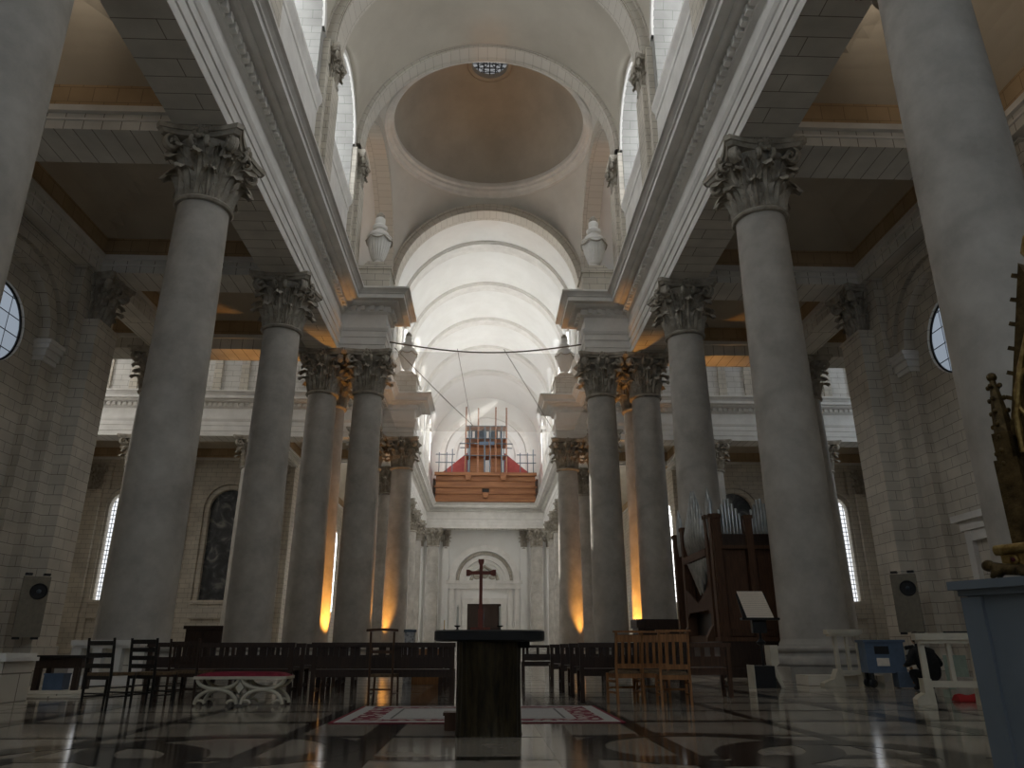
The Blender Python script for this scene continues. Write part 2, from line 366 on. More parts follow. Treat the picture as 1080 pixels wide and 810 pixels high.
# ---- entablature: a moulded profile swept round the plan
PROF = [(0.0, ZS), (0.0, 17.3), (0.05, 17.32), (0.05, 17.75), (0.10, 17.77), (0.10, 18.1), (0.14, 18.14), (0.20, 18.3), (0.20, 18.44), (0.04, 18.46),
        (0.04, 19.2), (0.12, 19.24), (0.20, 19.3), (0.26, 19.3), (0.26, 19.62), (0.45, 19.63), (0.58, 19.64), (0.68, 19.67), (0.74, 19.72), (0.75, 19.78), (1.12, 19.78), (1.12, 20.02), (1.2, 20.05),
        (1.22, 20.1), (1.34, 20.2), (1.45, 20.25), (1.45, 20.36), (1.3, ZT), (-0.6, ZT)]
def sweep(b, path, prof, closed=False):
    n = len(path); rows = []
    for i, p in enumerate(path):
        def nrm(a, c):
            d = Vector((c[0]-a[0], c[1]-a[1])).normalized(); return Vector((d.y, -d.x))
        n0 = nrm(path[i-1], p) if i > 0 else None
        n1 = nrm(p, path[i+1]) if i < n-1 else None
        if n0 is None: mt = n1
        elif n1 is None: mt = n0
        else:
            s = n0+n1; mt = s/(1+n0.dot(n1)) if (1+n0.dot(n1)) > 0.05 else n0
        rows.append([(p[0]+mt.x*d, p[1]+mt.y*d, z) for d, z in prof])
    b.grid(rows)
def dentils(b, path, d0=0.25, d1=0.45, z0=19.33, z1=19.6, pitch=0.42, w=0.25):
    for a, c in zip(path[:-1], path[1:]):
        t = Vector((c[0]-a[0], c[1]-a[1])); L = t.length; t.normalize(); nn = Vector((t.y, -t.x))
        k = int((L-0.1)/pitch)
        for i in range(k):
            s = (i+0.5)*L/k; p = Vector(a)+t*s
            q = [p+t*sx*w/2+nn*sd for sx, sd in ((-1, d0), (1, d0), (1, d1), (-1, d1))]
            b.add([(v.x, v.y, z0) for v in q]+[(v.x, v.y, z1) for v in q], [(0,3,2,1),(4,5,6,7),(0,1,5,4),(1,2,6,5),(2,3,7,6),(3,0,4,7)])
hw = 0.9; Y3N, Y3F = YN+3.45, YF-3.45
PL = [(-XA, YB), (-XA, YN-hw), (-A2+hw, YN-hw), (-A2+hw, YN+hw), (-XA, YN+hw), (-XA, YN+3.45), (-A-hw, YN+3.45), (-A-hw, YN+hw), (-HX, YN+hw)]
PR = [(-x, y) for x, y in PL][::-1]
PF = [(-HX, YF-hw), (-A-hw, YF-hw), (-A-hw, YF-3.45), (-XA, YF-3.45), (-XA, YF-hw), (-A2+hw, YF-hw), (-A2+hw, YF+hw), (-XA, YF+hw), (-XA, 105.5)]
PF = PF + [(-x, y) for x, y in PF][::-1]
def entab(name, path, boxes, bmat):
    b = MB(); sweep(b, path, PROF); dentils(b, path); o = struct(b, name, M['ent'])
    for wide in (0, 1):
        c = MB()
        for q in boxes:
            if (q[1]-q[0] > q[3]-q[2]) == bool(wide): c.box(*q)
        c.build('soffit', (M['soffit2'], M['soffit'])[wide], o)
    return o
g = 0.02
for sgn, nm, path in ((-1, 'trim_1', PL), (1, 'trim_2', PR)):
    def X(a, b): return (min(sgn*a, sgn*b), max(sgn*a, sgn*b))
    bx = []
    bx.append((*X(XA+g, A+hw), YB, YN+hw-g, ZS+0.01, ZT-0.05))
    bx.append((*X(A2-hw+g, XA+g), YN-hw+g, YN+hw-g, ZS+0.01, ZT-0.05))
    bx.append((*X(XA+g, A+hw-g), YN+hw-g, YN+3.45-g, ZS+0.01, ZT-0.05))
    bx.append((*X(A+hw, HX), YN-hw, YN+hw-g, ZS+0.01, ZT-0.05))
    o = entab(nm, path, bx, M['soffit'])
bx = []
for sgn in (-1, 1):
    def X(a, b): return (min(sgn*a, sgn*b), max(sgn*a, sgn*b))
    bx += [(*X(A+hw-g, HX), YF-hw+g, YF+hw, ZS+0.01, ZT-0.05), (*X(XA+g, A+hw-g), YF-3.45+g, YF+hw, ZS+0.01, ZT-0.05), (*X(A2-hw+g, XA+g), YF-hw+g, YF+hw-g, ZS+0.01, ZT-0.05),
           (*X(XA+g, A+hw), YF+hw, 107.3, ZS+0.01, ZT-0.05)]
bx.append((-XA, XA, 105.5+g, 107.3, ZS+0.01, ZT-0.05))
entab('trim_3', PF, bx, M['soffit'])

# ---- aisle ceilings: coffers between transverse beams
def coffer(b, x0, x1, y0, y1, zb=18.7):
    """recess between beams: warm stone band, ledge, shallow plaster vault"""
    b.cur = 0; x0 += 0.03; x1 -= 0.03; y0 += 0.03; y1 -= 0.03
    for (xa, ya, xb, yb) in ((x0, y0, x1, y0), (x1, y0, x1, y1), (x1, y1, x0, y1), (x0, y1, x0, y0)):
        b.quad((xa, ya, 17.75), (xb, yb, 17.75), (xb, yb, zb), (xa, ya, zb))
    b.cur = 1
    P = []
    for i in range(17):
        row = []
        for j in range(17):
            u, v = i/16*2-1, j/16*2-1
            z = zb + 1.15*(1-max(abs(u), abs(v))**2.6)
            row.append((x0+(x1-x0)*i/16, y0+(y1-y0)*j/16, z))
        P.append(row)
    b.grid(P)
def ledge(b, x0, x1, y0, y1, z0=17.55, z1=17.78, d=0.16):
    b.box(x0, x1, y0, y0+d, z0, z1); b.box(x0, x1, y1-d, y1, z0, z1); b.box(x0, x0+d, y0+d, y1-d, z0, z1); b.box(x1-d, x1, y0+d, y1-d, z0, z1)
def aisle_ceiling(name, bays, beams, outer):
    b = MB()
    for q in bays: coffer(b, *q)
    b.cur = 3
    for q in bays: ledge(b, *q)
    b.cur = 2
    for q in beams: b.box(*q)
    b.cur = 3
    for q in beams:                                       # small fillet along the beam faces
        x0, x1, y0, y1, z0, z1 = q
        if x1-x0 > y1-y0: b.box(x0, x1, y0-0.06, y1+0.06, z0+0.34, z0+0.42)
        else: b.box(x0-0.06, x1+0.06, y0, y1, z0+0.34, z0+0.42)
    b.cur = 1
    for q in outer: b.box(*q)
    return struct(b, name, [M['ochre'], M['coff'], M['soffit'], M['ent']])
ys = [-8.0, 2.1]+YC+[YN]
for sgn, nm in ((-1, 'ceiling_left'), (1, 'ceiling_right')):
    def X(a, b): return (min(sgn*a, sgn*b), max(sgn*a, sgn*b))
    bays = []; beams = []
    xi, xo = A+hw, XW-0.75
    for ya, yb in zip(ys[:-1], ys[1:]):
        bays.append((*X(xi, xo), ya+hw, yb-hw))
    for ya in ys[:-1]: beams.append((*X(xi, xo), ya-hw, ya+hw, ZS, 18.75))
    beams.append((*X(xo, XW+0.7), YB, YT0, ZS, 18.75))
    # transept east aisle beyond the choir aisle wall
    for xa, xb in ((XW+0.75, 27.4), (29.2, HX)): bays.append((*X(xa, xb), YT0, YN-hw))
    beams.append((*X(27.4, 29.2), YT0, YN-hw, ZS, 18.75)); beams.append((*X(xo, XW+0.75), YT0, YN-hw, ZS, 18.75))
    # transept west aisle
    for xa, xb in ((A+hw, 17.6), (19.4, 27.4), (29.2, HX)): bays.append((*X(xa, xb), YF+hw, YT1))
    for xm in (18.5, 28.3): beams.append((*X(xm-hw, xm+hw), YF+hw, YT1, ZS, 18.75))
    # nave aisle
    bays.append((*X(A+hw, XW), YT1+0.6, 106.5))
    aisle_ceiling(nm, bays, beams, [(*X(A+0.5, HX+1), YB-0.5, YN, 20.0, 20.3), (*X(A+0.5, HX+1), YF+0.5, YW, 20.0, 20.3)])

# ---- walls with arched openings
def archpts(uc, h, spring, n=20): return [(uc-h*math.cos(PI*i/n), spring+h*math.sin(PI*i/n)) for i in range(n+1)]
def arch_wall(b, f, u0, u1, z0, z1, uc, h, sill, spring, depth, back=True, n=20):
    """f(u, z, d) -> point; a wall face with a round-headed opening and its reveals"""
    ap = archpts(uc, h, spring, n)
    for d in ((0, depth) if back else (0,)):
        if sill > z0: b.quad(f(u0, z0, d), f(u1, z0, d), f(u1, sill, d), f(u0, sill, d))
        b.quad(f(u0, sill, d), f(uc-h, sill, d), f(uc-h, spring, d), f(u0, spring, d))
        b.quad(f(uc+h, sill, d), f(u1, sill, d), f(u1, spring, d), f(uc+h, spring, d))
        b.quad(f(u0, spring, d), f(uc-h, spring, d), f(uc-h, z1, d), f(u0, z1, d))
        b.quad(f(uc+h, spring, d), f(u1, spring, d), f(u1, z1, d), f(uc+h, z1, d))
        for p, q in zip(ap[:-1], ap[1:]): b.quad(f(p[0], p[1], d), f(q[0], q[1], d), f(q[0], z1, d), f(p[0], z1, d))
    out = [(uc-h, sill)]+ap+[(uc+h, sill)]
    for p, q in zip(out, out[1:]+out[:1]): b.quad(f(p[0], p[1], 0), f(q[0], q[1], 0), f(q[0], q[1], depth), f(p[0], p[1], depth))
def arch_pane(f, uc, h, sill, spring, d, n=20):
    b = MB(); poly = [(uc-h, sill)]+archpts(uc, h, spring, n)+[(uc+h, sill)]
    b.prism(poly, lambda u, v, s: f(u, v, d+0.03*s)); return b
def archivolt(b, f, uc, r0, r1, spring, d0, d1, n=24, a0=0.0, a1=PI):
    """half-ring moulding, faces at d0 (front) and d1 (back)"""
    P = []
    for i in range(n+1):
        a = a0+(a1-a0)*i/n; c, s = -math.cos(a), math.sin(a)
        P.append([f(uc+r1*c, spring+r1*s, d1), f(uc+r1*c, spring+r1*s, d0), f(uc+r0*c, spring+r0*s, d0), f(uc+r0*c, spring+r0*s, d1)])
    b.grid(P)
WIN = [0]
def window(b, mat, frame=None):
    WIN[0] += 1
    return b.build('window_%d' % WIN[0], mat, None, False, 'structure')

# clerestory: left and right, choir and nave
def clerestory(name, sgn, y0, piers, y1, glass, mat, deep):
    f = lambda u, z, d: (sgn*(XA+0.05+d), u, z)
    b = MB(); mids = []
    ed = [y0]+piers+[y1]
    for ya, yb in zip(ed[:-1], ed[1:]):
        uc = (ya+yb)/2; h = min(3.1, (yb-ya)/2-1.3)
        arch_wall(b, f, ya, yb, ZT-0.1, 40.5, uc, h, 26.6, 30.6, deep)
        mids.append((uc, h))
    o = struct(b, name, mat)
    t = MB()
    for uc, h in mids:                                    # moulded rim of the lunette, sill band
        archivolt(t, f, uc, h, h+0.42, 30.6, -0.12, 0.02)
    t.build('lunette_rim', M['ent'], o, True)
    t = MB()
    for ya, yb in zip(ed[:-1], ed[1:]):
        sweep(t, [(sgn*XA, ya), (sgn*XA, yb)] if sgn < 0 else [(sgn*XA, yb), (sgn*XA, ya)], [(0, 20.4), (0.12, 20.4), (0.12, 20.95), (0.0, 21.0), (0, 25.7), (0.06, 25.74), (0.06, 26.0), (0.22, 26.3), (0.22, 26.55), (-0.1, 26.6)])
    t.build('parapet', M['ent'], o)
    for uc, h in mids: window(arch_pane(f, uc, h, 26.6, 30.6, deep-0.3), glass)
    return o
CP = [2.1, 11.75, 21.4, 31.2]
NP = [64.7, 73.4, 82.6, 91.4, 100.4]
for sgn, s in ((-1, 'left'), (1, 'right')):
    clerestory('wall_choir_clerestory_'+s, sgn, YB, CP, YN-0.4, M['g_choir'], M['ashc'], 2.8)
    clerestory('wall_nave_clerestory_'+s, sgn, YF+0.2, NP, YW+4.5, M['g_nave'], M['white'], 1.6)

# clerestory pilasters under the transverse arches (children of a rib ring)
def smooth_max(a, b, k=0.9):
    return 0.5*(a+b+math.sqrt((a-b)**2+k*k))-0.0
def vault(name, y0, y1, piers, R, mat, zc=ZV+0.3, lun=True):
    b = MB(); ed = [y0]+piers+[y1]
    for ya, yb in zip(ed[:-1], ed[1:]):
        uc = (ya+yb)/2; h = min(3.1, (yb-ya)/2-1.3)+0.35
        P = []
        for i in range(65):
            ph = PI*i/64; x = -R*math.cos(ph); zb = zc+R*math.sin(ph); row = []
            for j in range(33):
                yy = ya+(yb-ya)*j/32; dd = h*h-(yy-uc)**2
                z = zb
                if lun and dd > 0:
                    zl = 30.6+math.sqrt(dd); z = smooth_max(zb, zl, 0.35) if zl > zb-2 else zb
                row.append((x, yy, z))
            P.append(row)
        b.grid(P)
    return struct(b, name, mat, True)
R0 = 8.5
vault('ceiling_choir', YB, YN-0.4, CP, R0, M['plast'])
vault('ceiling_nave', YF+0.2, YW+4.5, NP, 8.45, M['white'], zc=30.35)
def rib(b, yc, w, r0, r1, zs, mould=True):
    f = lambda u, z, d: (u, d, z)
    archivolt(b, f, 0, r0, r1, zs, yc-w/2, yc+w/2, 48)
    if mould:
        archivolt(b, f, 0, r0+0.10, r0+0.34, zs, yc-w/2-0.06, yc-w/2, 48)
        archivolt(b, f, 0, r1-0.16, r1, zs, yc-w/2-0.14, yc-w/2, 48)
b = MB()
for yc in CP: rib(b, yc, 1.5, 7.95, 8.7, 30.4)
struct(b, 'trim_4', M['vous'], True)
b = MB(); rib(b, YN-0.45, 1.3, 8.15, 9.3, 31.1); struct(b, 'trim_5', M['vous'], True)
b = MB()
for yc in NP: rib(b, yc, 1.5, 8.2, 8.5, 30.3)
struct(b, 'trim_6', M['ent'], True)
b = MB(); rib(b, YF, 1.6, 8.1, 8.75, 30.4); struct(b, 'trim_7', M['vous'], True)

# ---- crossing: side arches, pendentives, ring, dome
YCR = (YN+YF)/2; RD = 7.7; ZR = 40.95
for sgn, nm in ((-1, 'trim_8'), (1, 'trim_9')):
    b = MB(); f = lambda u, z, d: (sgn*d, u, z)
    archivolt(b, f, YCR, 8.2, 9.4, 30.5, 8.3, 9.8, 48)
    struct(b, nm, M['vouss'], True)
b = MB(); P = []
HXc, HYc = 8.5, 9.3
for i in range(129):
    th = 2*PI*i/128; c, s = math.cos(th), math.sin(th)
    # point on the square boundary and its height on the arch
    t = min(HXc/abs(c) if abs(c) > 1e-6 else 1e9, HYc/abs(s) if abs(s) > 1e-6 else 1e9)
    px, py = t*c, t*s
    if abs(abs(px)-HXc) < 1e-4: q = min(1, abs(py)/8.8)
    else: q = min(1, abs(px)/8.5)
    zb = 30.2+9.0*math.sqrt(max(0, 1-q*q))
    row = []
    for j in range(13):
        v = j/12; k = v**1.0
        x = px*(1-v)+RD*1.06*c*v; y = py*(1-v)+RD*1.06*s*v
        z = zb+(ZR-0.9-zb)*(1-(1-v)**1.55)
        row.append((x, YCR+y, z))
    P.append(row)
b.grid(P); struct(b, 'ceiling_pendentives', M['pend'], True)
b = MB()
b.lathe([(RD+0.75, ZR-1.15), (RD+0.55, ZR-1.1), (RD+0.45, ZR-0.85), (RD+0.2, ZR-0.75), (RD+0.18, ZR-0.5), (RD-0.02, ZR-0.42), (RD-0.05, ZR-0.1), (RD-0.02, ZR-0.02), (RD+0.05, ZR), (RD+0.3, ZR+0.2)], 96, (0, YCR), cap=False)
struct(b, 'trim_10', M['ent'], True)
b = MB(); RO = 1.55; HD = 6.55
pr = [(RD+0.01, ZR-0.3)]
for j in range(25):
    a = j/24*math.acos(RO/RD); pr.append((RD*math.cos(a), ZR+HD*math.sin(a)))
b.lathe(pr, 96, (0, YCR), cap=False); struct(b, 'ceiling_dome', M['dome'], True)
zo = pr[-1][1]
b = MB(); b.lathe([(RO+0.35, zo-0.16), (RO+0.3, zo-0.06), (RO, zo-0.04), (RO-0.02, zo+0.5)], 48, (0, YCR), cap=False); struct(b, 'trim_11', M['dome'], True)
b = MB(); b.lathe([(RO, zo+0.45), (RO, zo+0.48)], 48, (0, YCR)); wo = window(b, M['g_dome'])
b = MB()
for i in range(12):
    a = 2*PI*i/12; b.bar((0.3*math.cos(a), YCR+0.3*math.sin(a), zo+0.36), (RO*math.cos(a), YCR+RO*math.sin(a), zo+0.36), 0.05)
for r in (0.3, 0.72, 1.14):
    b.tube([(r*math.cos(2*PI*i/32), YCR+r*math.sin(2*PI*i/32), zo+0.36) for i in range(33)], 0.028, 6)
b.build('glazing_bars', M['black'], wo)

# ---- transept vaults and attic walls
for sgn, s in ((-1, 'left'), (1, 'right')):
    def X(a, b): return (min(sgn*a, sgn*b), max(sgn*a, sgn*b))
    b = MB(); P = []
    for i in range(49):
        ph = PI*i/48; P.append([(sgn*(8.6+(HX-8.6)*j/12), YCR-9.2*math.cos(ph), 30.2+8.6*math.sin(ph)) for j in range(13)])
    b.grid(P); struct(b, 'ceiling_transept_'+s, M['white'], True)
    for k, (yy, dr) in enumerate(((YN, -1), (YF, 1))):
        f = lambda u, z, d: (sgn*u, yy+dr*(-0.85+d), z)
        b = MB(); mids = []
        for ua, ub in ((A, 19.6), (19.6, 29.1), (29.1, HX+0.5)):
            arch_wall(b, f, ua, ub, ZT-0.1, 32.5, (ua+ub)/2, 2.6, 26.6, 29.6, 1.4); mids.append((ua+ub)/2)
        o = struct(b, 'wall_transept_attic_%s_%s' % (s, ('near', 'far')[k]), M['ashw'])
        t = MB()
        for uc in mids:
            for du in (-4.4, -2.2, 0, 2.2): t.box(*X(uc+du-0.32, uc+du+0.32), *sorted((yy+dr*-0.85, yy+dr*-1.02)), ZT, 26.2)
        t.build('pilaster_strip', M['ash'], o)
        t = MB(); t.box(*X(A, HX), *sorted((yy+dr*-0.85, yy+dr*-1.05)), 26.2, 26.55); t.build('string_course', M['ent'], o)
        for uc in mids: window(arch_pane(f, uc, 2.6, 26.6, 29.6, 1.1), M['g_aisle'])
    # transept end wall: big arched window
    f = lambda u, z, d: (sgn*(HX+d), u, z)
    b = MB(); arch_wall(b, f, YT0-1, YT1+1, -0.2, 41, YCR, 5.5, 14.0, 24.0, 1.0)
    struct(b, 'wall_transept_end_'+s, M['ash'])
    window(arch_pane(f, YCR, 5.5, 14.0, 24.0, 0.8), M['g_tran'] if sgn < 0 else M['g_tran2'])

# ---- outer walls of the aisles
def wall_pilaster(par, f, uc, w, d, zc=14.6, base=True):
    """f(u, z, d): pilaster with moulded base on a wall"""
    b = MB()
    def bx(u0, u1, d0, d1, z0, z1): b.prism([(u0, z0), (u1, z0), (u1, z1), (u0, z1)], lambda u, v, s: f(u, v, d0 if s else d1))
    bx(uc-w/2, uc+w/2, 0.0, -d, 0.9, zc)
    bx(uc-w/2-0.12, uc+w/2+0.12, 0.0, -d-0.12, 0.0, 0.6); bx(uc-w/2-0.07, uc+w/2+0.07, 0, -d-0.07, 0.6, 0.9)
    bx(uc-w/2-0.06, uc+w/2+0.06, 0, -d-0.06, zc-0.14, zc)
    return b.build('pilaster', M['ash'], par)
for sgn, s in ((-1, 'left'), (1, 'right')):
    f = lambda u, z, d: (sgn*(XW+d), u, z)
    b = MB()
    cuts = [(-12.0, 2.1), (2.1, YC[0]), (YC[0], YC[1]), (YC[1], YC[2])]
    for ya, yb in cuts:
        uc = (ya+yb)/2
        arch_wall(b, f, ya, yb, -0.2, 18.8, uc, 2.55, 0.0, 12.85, 0.35, False)
    # recessed wall with the round window: ring of quads round the oculus
    for ya, yb in cuts:
        uc = (ya+yb)/2; zc = 12.7; r = 1.62; n = 48; g2 = lambda u, z: (sgn*(XW+0.35), u, z)
        def edge(a):
            c, q = math.cos(a), math.sin(a); t = min(2.7/abs(c) if abs(c) > 1e-6 else 1e9, 3.2/abs(q) if abs(q) > 1e-6 else 1e9); return (uc+t*c, zc+t*q)
        angs = sorted([2*PI*i/n for i in range(n)]+[math.atan2(3.2, 2.7), PI-math.atan2(3.2, 2.7), PI+math.atan2(3.2, 2.7), 2*PI-math.atan2(3.2, 2.7)])
        for a, c in zip(angs, angs[1:]+[angs[0]+2*PI]):
            e0, e1 = edge(a), edge(c)
            p0, p1 = (uc+r*math.cos(a), zc+r*math.sin(a)), (uc+r*math.cos(c), zc+r*math.sin(c))
            b.quad(g2(*p0), g2(*p1), g2(*e1), g2(*e0))
            b.quad(g2(*p0), g2(*p1), (sgn*(XW+0.75), *p1), (sgn*(XW+0.75), *p0))
        b.quad(g2(uc-2.7, -0.2), g2(uc+2.7, -0.2), g2(uc+2.7, zc-3.2), g2(uc-2.7, zc-3.2))
    b.quad((sgn*XW, YC[2], -0.2), (sgn*XW, YT0, -0.2), (sgn*XW, YT0, 18.8), (sgn*XW, YC[2], 18.8))
    b.quad((sgn*XW, YT0, -0.2), (sgn*HX, YT0, -0.2), (sgn*HX, YT0, 20.3), (sgn*XW, YT0, 20.3))
    b.quad((sgn*(XW+1.3), YB, -0.2), (sgn*(XW+1.3), YB, 20.3), (sgn*(XW+1.3), 10, 20.3), (sgn*(XW+1.3), 10, -0.2))
    o = struct(b, 'wall_'+s, M['ash'])
    t = MB()
    for ya, yb in cuts:
        uc = (ya+yb)/2
        archivolt(t, f, uc, 2.55, 3.05, 12.85, -0.1, 0.02); archivolt(t, f, uc, 3.2, 3.7, 12.85, -0.2, 0.02)
    t.build('arch_moulding', M['ash'], o, True)
    t = MB()
    for ya, yb in cuts:
        uc = (ya+yb)/2
        for q in (-1, 1):
            for (z0, z1, dd) in ((12.0, 12.2, 0.10), (12.2, 12.5, 0.18), (12.5, 12.72, 0.3), (12.72, 12.9, 0.36)):
                ua, ub = sorted((uc+q*(2.55-dd*0.6), uc+q*3.7)); x0, x1 = sorted((sgn*(XW-dd), sgn*(XW+0.7)))
                t.box(x0, x1, ua, ub, z0, z1)
    t.build('impost', M['ent'], o)
    for yy in [2.1]+YC:
        wall_pilaster(o, f, yy, 1.75, 1.1); wall_pilaster(o, f, yy, 3.1, 0.45, 16.9)
    t = MB()                                               # capital of each pilaster is added with the columns
    for ya, yb in cuts:
        uc = (ya+yb)/2; b = MB()
        b.prism([(uc+1.66*math.cos(2*PI*i/40), 12.7+1.66*math.sin(2*PI*i/40)) for i in range(40)], lambda u, v, q: (sgn*(XW+0.55+0.03*q), u, v))
        w = window(b, M['g_oc'])
        b = MB(); b.tube([(sgn*(XW+0.5), uc+1.6*math.cos(2*PI*i/40), 12.7+1.6*math.sin(2*PI*i/40)) for i in range(41)], 0.05, 6); b.build('window_frame', M['black'], w)
    WC, WH = (32.9, 1.5) if sgn < 0 else (32.9, 1.45)
    # west wall of the transept aisle with arched bays
    f2 = lambda u, z, d: (sgn*u, YT1+d, z)
    b = MB()
    for ua, ub, uc, h in ((XW, 28.9, 23.6, 1.75), (28.9, HX+0.5, WC, WH)):
        arch_wall(b, f2, ua, ub, -0.2, 20.3, uc, h, 4.85, 13.0, 0.5, False)
    b.quad((sgn*XW, YT1, -0.2), (sgn*XW, YW, -0.2), (sgn*XW, YW, 20.3), (sgn*XW, YT1, 20.3))
    o2 = struct(b, 'wall_transept_'+s, M['ash'])
    t = MB()
    for uc, h in ((23.6, 1.75), (WC, WH)):
        for dd, w0 in ((0.12, 0.4), (0.3, 0.85)):
            archivolt(t, f2, uc, h+w0-0.38, h+w0, 13.0, -dd, 0.02)
            for q in (-1, 1):
                x0, x1 = sorted((sgn*(uc+q*(h+w0-0.38)), sgn*(uc+q*(h+w0)))); t.box(x0, x1, YT1-dd, YT1, 4.85, 13.0)
        x0, x1 = sorted((sgn*(uc-h-0.5), sgn*(uc+h+0.5)))
        t.box(x0, x1, YT1-0.35, YT1, 4.5, 4.85); t.box(x0+0.2, x1-0.2, YT1-0.2, YT1, 3.6, 4.5); t.box(x0, x1, YT1-0.3, YT1, 3.3, 3.6); t.box(x0, x1, YT1-0.25, YT1, 0, 0.9)
    t.build('arch_moulding', M['ash'], o2, True)
    for uc in (28.6, 19.2, 36.0):
        wall_pilaster(o2, lambda u, z, d: (sgn*u, YT1+d, z), uc, 1.6, 0.6); wall_pilaster(o2, lambda u, z, d: (sgn*u, YT1+d, z), uc, 2.7, 0.28, 16.9)
    wb = arch_pane(f2, WC, WH, 4.85, 13.0, 0.4); w = window(wb, M['g_aisle'])
    if sgn < 0:
        pb = arch_pane(f2, 23.6, 1.75, 4.85, 13.0, 0.3); tag(pb.build('painting', M['painting']), 'dark round-topped oil painting set in an arch behind the left columns', 'painting')
    else:
        pb = arch_pane(f2, 23.6, 1.75, 4.85, 13.0, 0.3); tag(pb.build('painting', M['painting']), 'dark round-topped panel in an arch behind the pipe organ', 'painting')
    # nave aisle windows light the white columns of the nave
    for k in range(4):
        yy = 73.4+k*9.0; b = MB(); b.prism([(yy-1.6, 5), (yy+1.6, 5)]+[(yy+1.6*math.cos(PI*i/12), 13+1.6*math.sin(PI*i/12)) for i in range(13)][1:-1]+[(yy-1.6, 13)] if False else [(yy-1.6, 5), (yy+1.6, 5), (yy+1.6, 13), (yy+1.1, 14.1), (yy, 14.6), (yy-1.1, 14.1), (yy-1.6, 13)], lambda u, v, q: (sgn*(XW-0.06*q), u, v))
        window(b, M['g_nave'])

# ---- west end: door wall, gallery wall
f = lambda u, z, d: (u, YW+d, z)
b = MB(); b.quad((-XW, YW, -0.2), (-2.35, YW, -0.2), (-2.35, YW, 20.3), (-XW, YW, 20.3)); b.quad((XW, YW, -0.2), (2.35, YW, -0.2), (2.35, YW, 20.3), (XW, YW, 20.3))
b.quad((-2.35, YW, 6.75), (2.35, YW, 6.75), (2.35, YW, 20.3), (-2.35, YW, 20.3))
ow = struct(b, 'wall_west', M['white'])
t = MB()
archivolt(t, f, 0, 4.1, 5.0, 9.9, -0.5, 0.02, 32); archivolt(t, f, 0, 2.9, 3.5, 9.9, -0.25, 0.02, 32); archivolt(t, f, 0, 2.4, 2.7, 9.9, -0.16, 0.02, 32)
t.build('arch_moulding', M['ent'], ow, True)
t = MB(); archivolt(t, f, 0, 3.6, 4.0, 9.9, -0.2, 0.02, 32); t.build('carved_band', M['carved'], ow, True)
t = MB()
t.box(-5.4, 5.4, YW-0.6, YW, 9.45, 9.9); t.box(-5.1, 5.1, YW-0.45, YW, 8.8, 9.45)
for q in (-1, 1):
    x0, x1 = sorted((q*3.3, q*3.9)); t.box(x0, x1, YW-0.3, YW, 0, 8.8); x0, x1 = sorted((q*4.3, q*4.9)); t.box(x0, x1, YW-0.3, YW, 0, 8.8)
    x0, x1 = sorted((q*2.35, q*3.1)); t.box(x0, x1, YW-0.25, YW+0.3, 0, 7.5)
t.box(-2.35, 2.35, YW-0.25, YW+0.3, 6.75, 7.5)
t.build('door_surround', M['ent'], ow)
t = MB(); t.tube([(-1.9, YW-0.12, 10.0), (-1.6, YW-0.12, 10.9), (-0.9, YW-0.14, 11.3), (0, YW-0.2, 11.9), (0.9, YW-0.14, 11.3), (1.6, YW-0.12, 10.9), (1.9, YW-0.12, 10.0)], 0.22, 8)
t.sphere((0, YW-0.15, 10.8), 0.6, 16, 10, 1, 0.4, 1)
for q in (-1, 1): t.sphere((q*1.1, YW-0.1, 10.4), 0.4, 12, 8, 1.2, 0.4, 0.8)
t.build('tympanum_relief', M['carved'], ow, True)
b = MB()
for q in (-1, 1):
    x0, x1 = sorted((q*0.001, q*2.36)); b.box(x0, x1, YW+0.05, YW+0.2, 0, 6.75)
    for z0, z1 in ((0.5, 2.4), (2.8, 4.6), (5.0, 6.4)):
        x0, x1 = sorted((q*0.45, q*1.95)); b.box(x0, x1, YW-0.0, YW+0.06, z0, z1)
struct(b, 'door_1', M['dkwood'])
b = MB(); b.quad((-9.5, YW+4.4, 19.5), (9.5, YW+4.4, 19.5), (9.5, YW+4.4, 41), (-9.5, YW+4.4, 41)); b.box(-9.5, 9.5, 107, YW+5, 20.1, 20.38)
o = struct(b, 'wall_gallery', M['white'])
t = MB(); f = lambda u, z, d: (u, YW+4.4+d, z)
archivolt(t, f, 0, 6.4, 7.2, 29.0, -0.35, 0.02, 40); archivolt(t, f, 0, 4.6, 5.2, 29.0, -0.2, 0.02, 40)
for q in (-1, 1):
    x0, x1 = sorted((q*6.4, q*7.2)); t.box(x0, x1, YW+4.05, YW+4.4, 20, 29); x0, x1 = sorted((q*4.6, q*5.2)); t.box(x0, x1, YW+4.2, YW+4.4, 20, 29)
t.build('arch_moulding', M['ent'], o, True)
# apse wall behind the viewpoint with tall windows
f = lambda u, z, d: (u, YB-d, z)
b = MB()
for ua, ub in ((-19.5, -8.5), (-8.5, 0), (0, 8.5), (8.5, 19.5)): arch_wall(b, f, ua, ub, -0.2, 41, (ua+ub)/2, 2.4, 9.0, 20.0 if abs(ua+ub) < 15 else 13.0, 0.8)
struct(b, 'wall_apse', M['ash'])
for ua, ub in ((-19.5, -8.5), (-8.5, 0), (0, 8.5), (8.5, 19.5)): window(arch_pane(f, (ua+ub)/2, 2.4, 9.0, 20.0 if abs(ua+ub) < 15 else 13.0, 0.6), M['g_apse'])
b = MB()
b.box(-42, 42, 30, 75, 42, 42.3) ; b = MB()

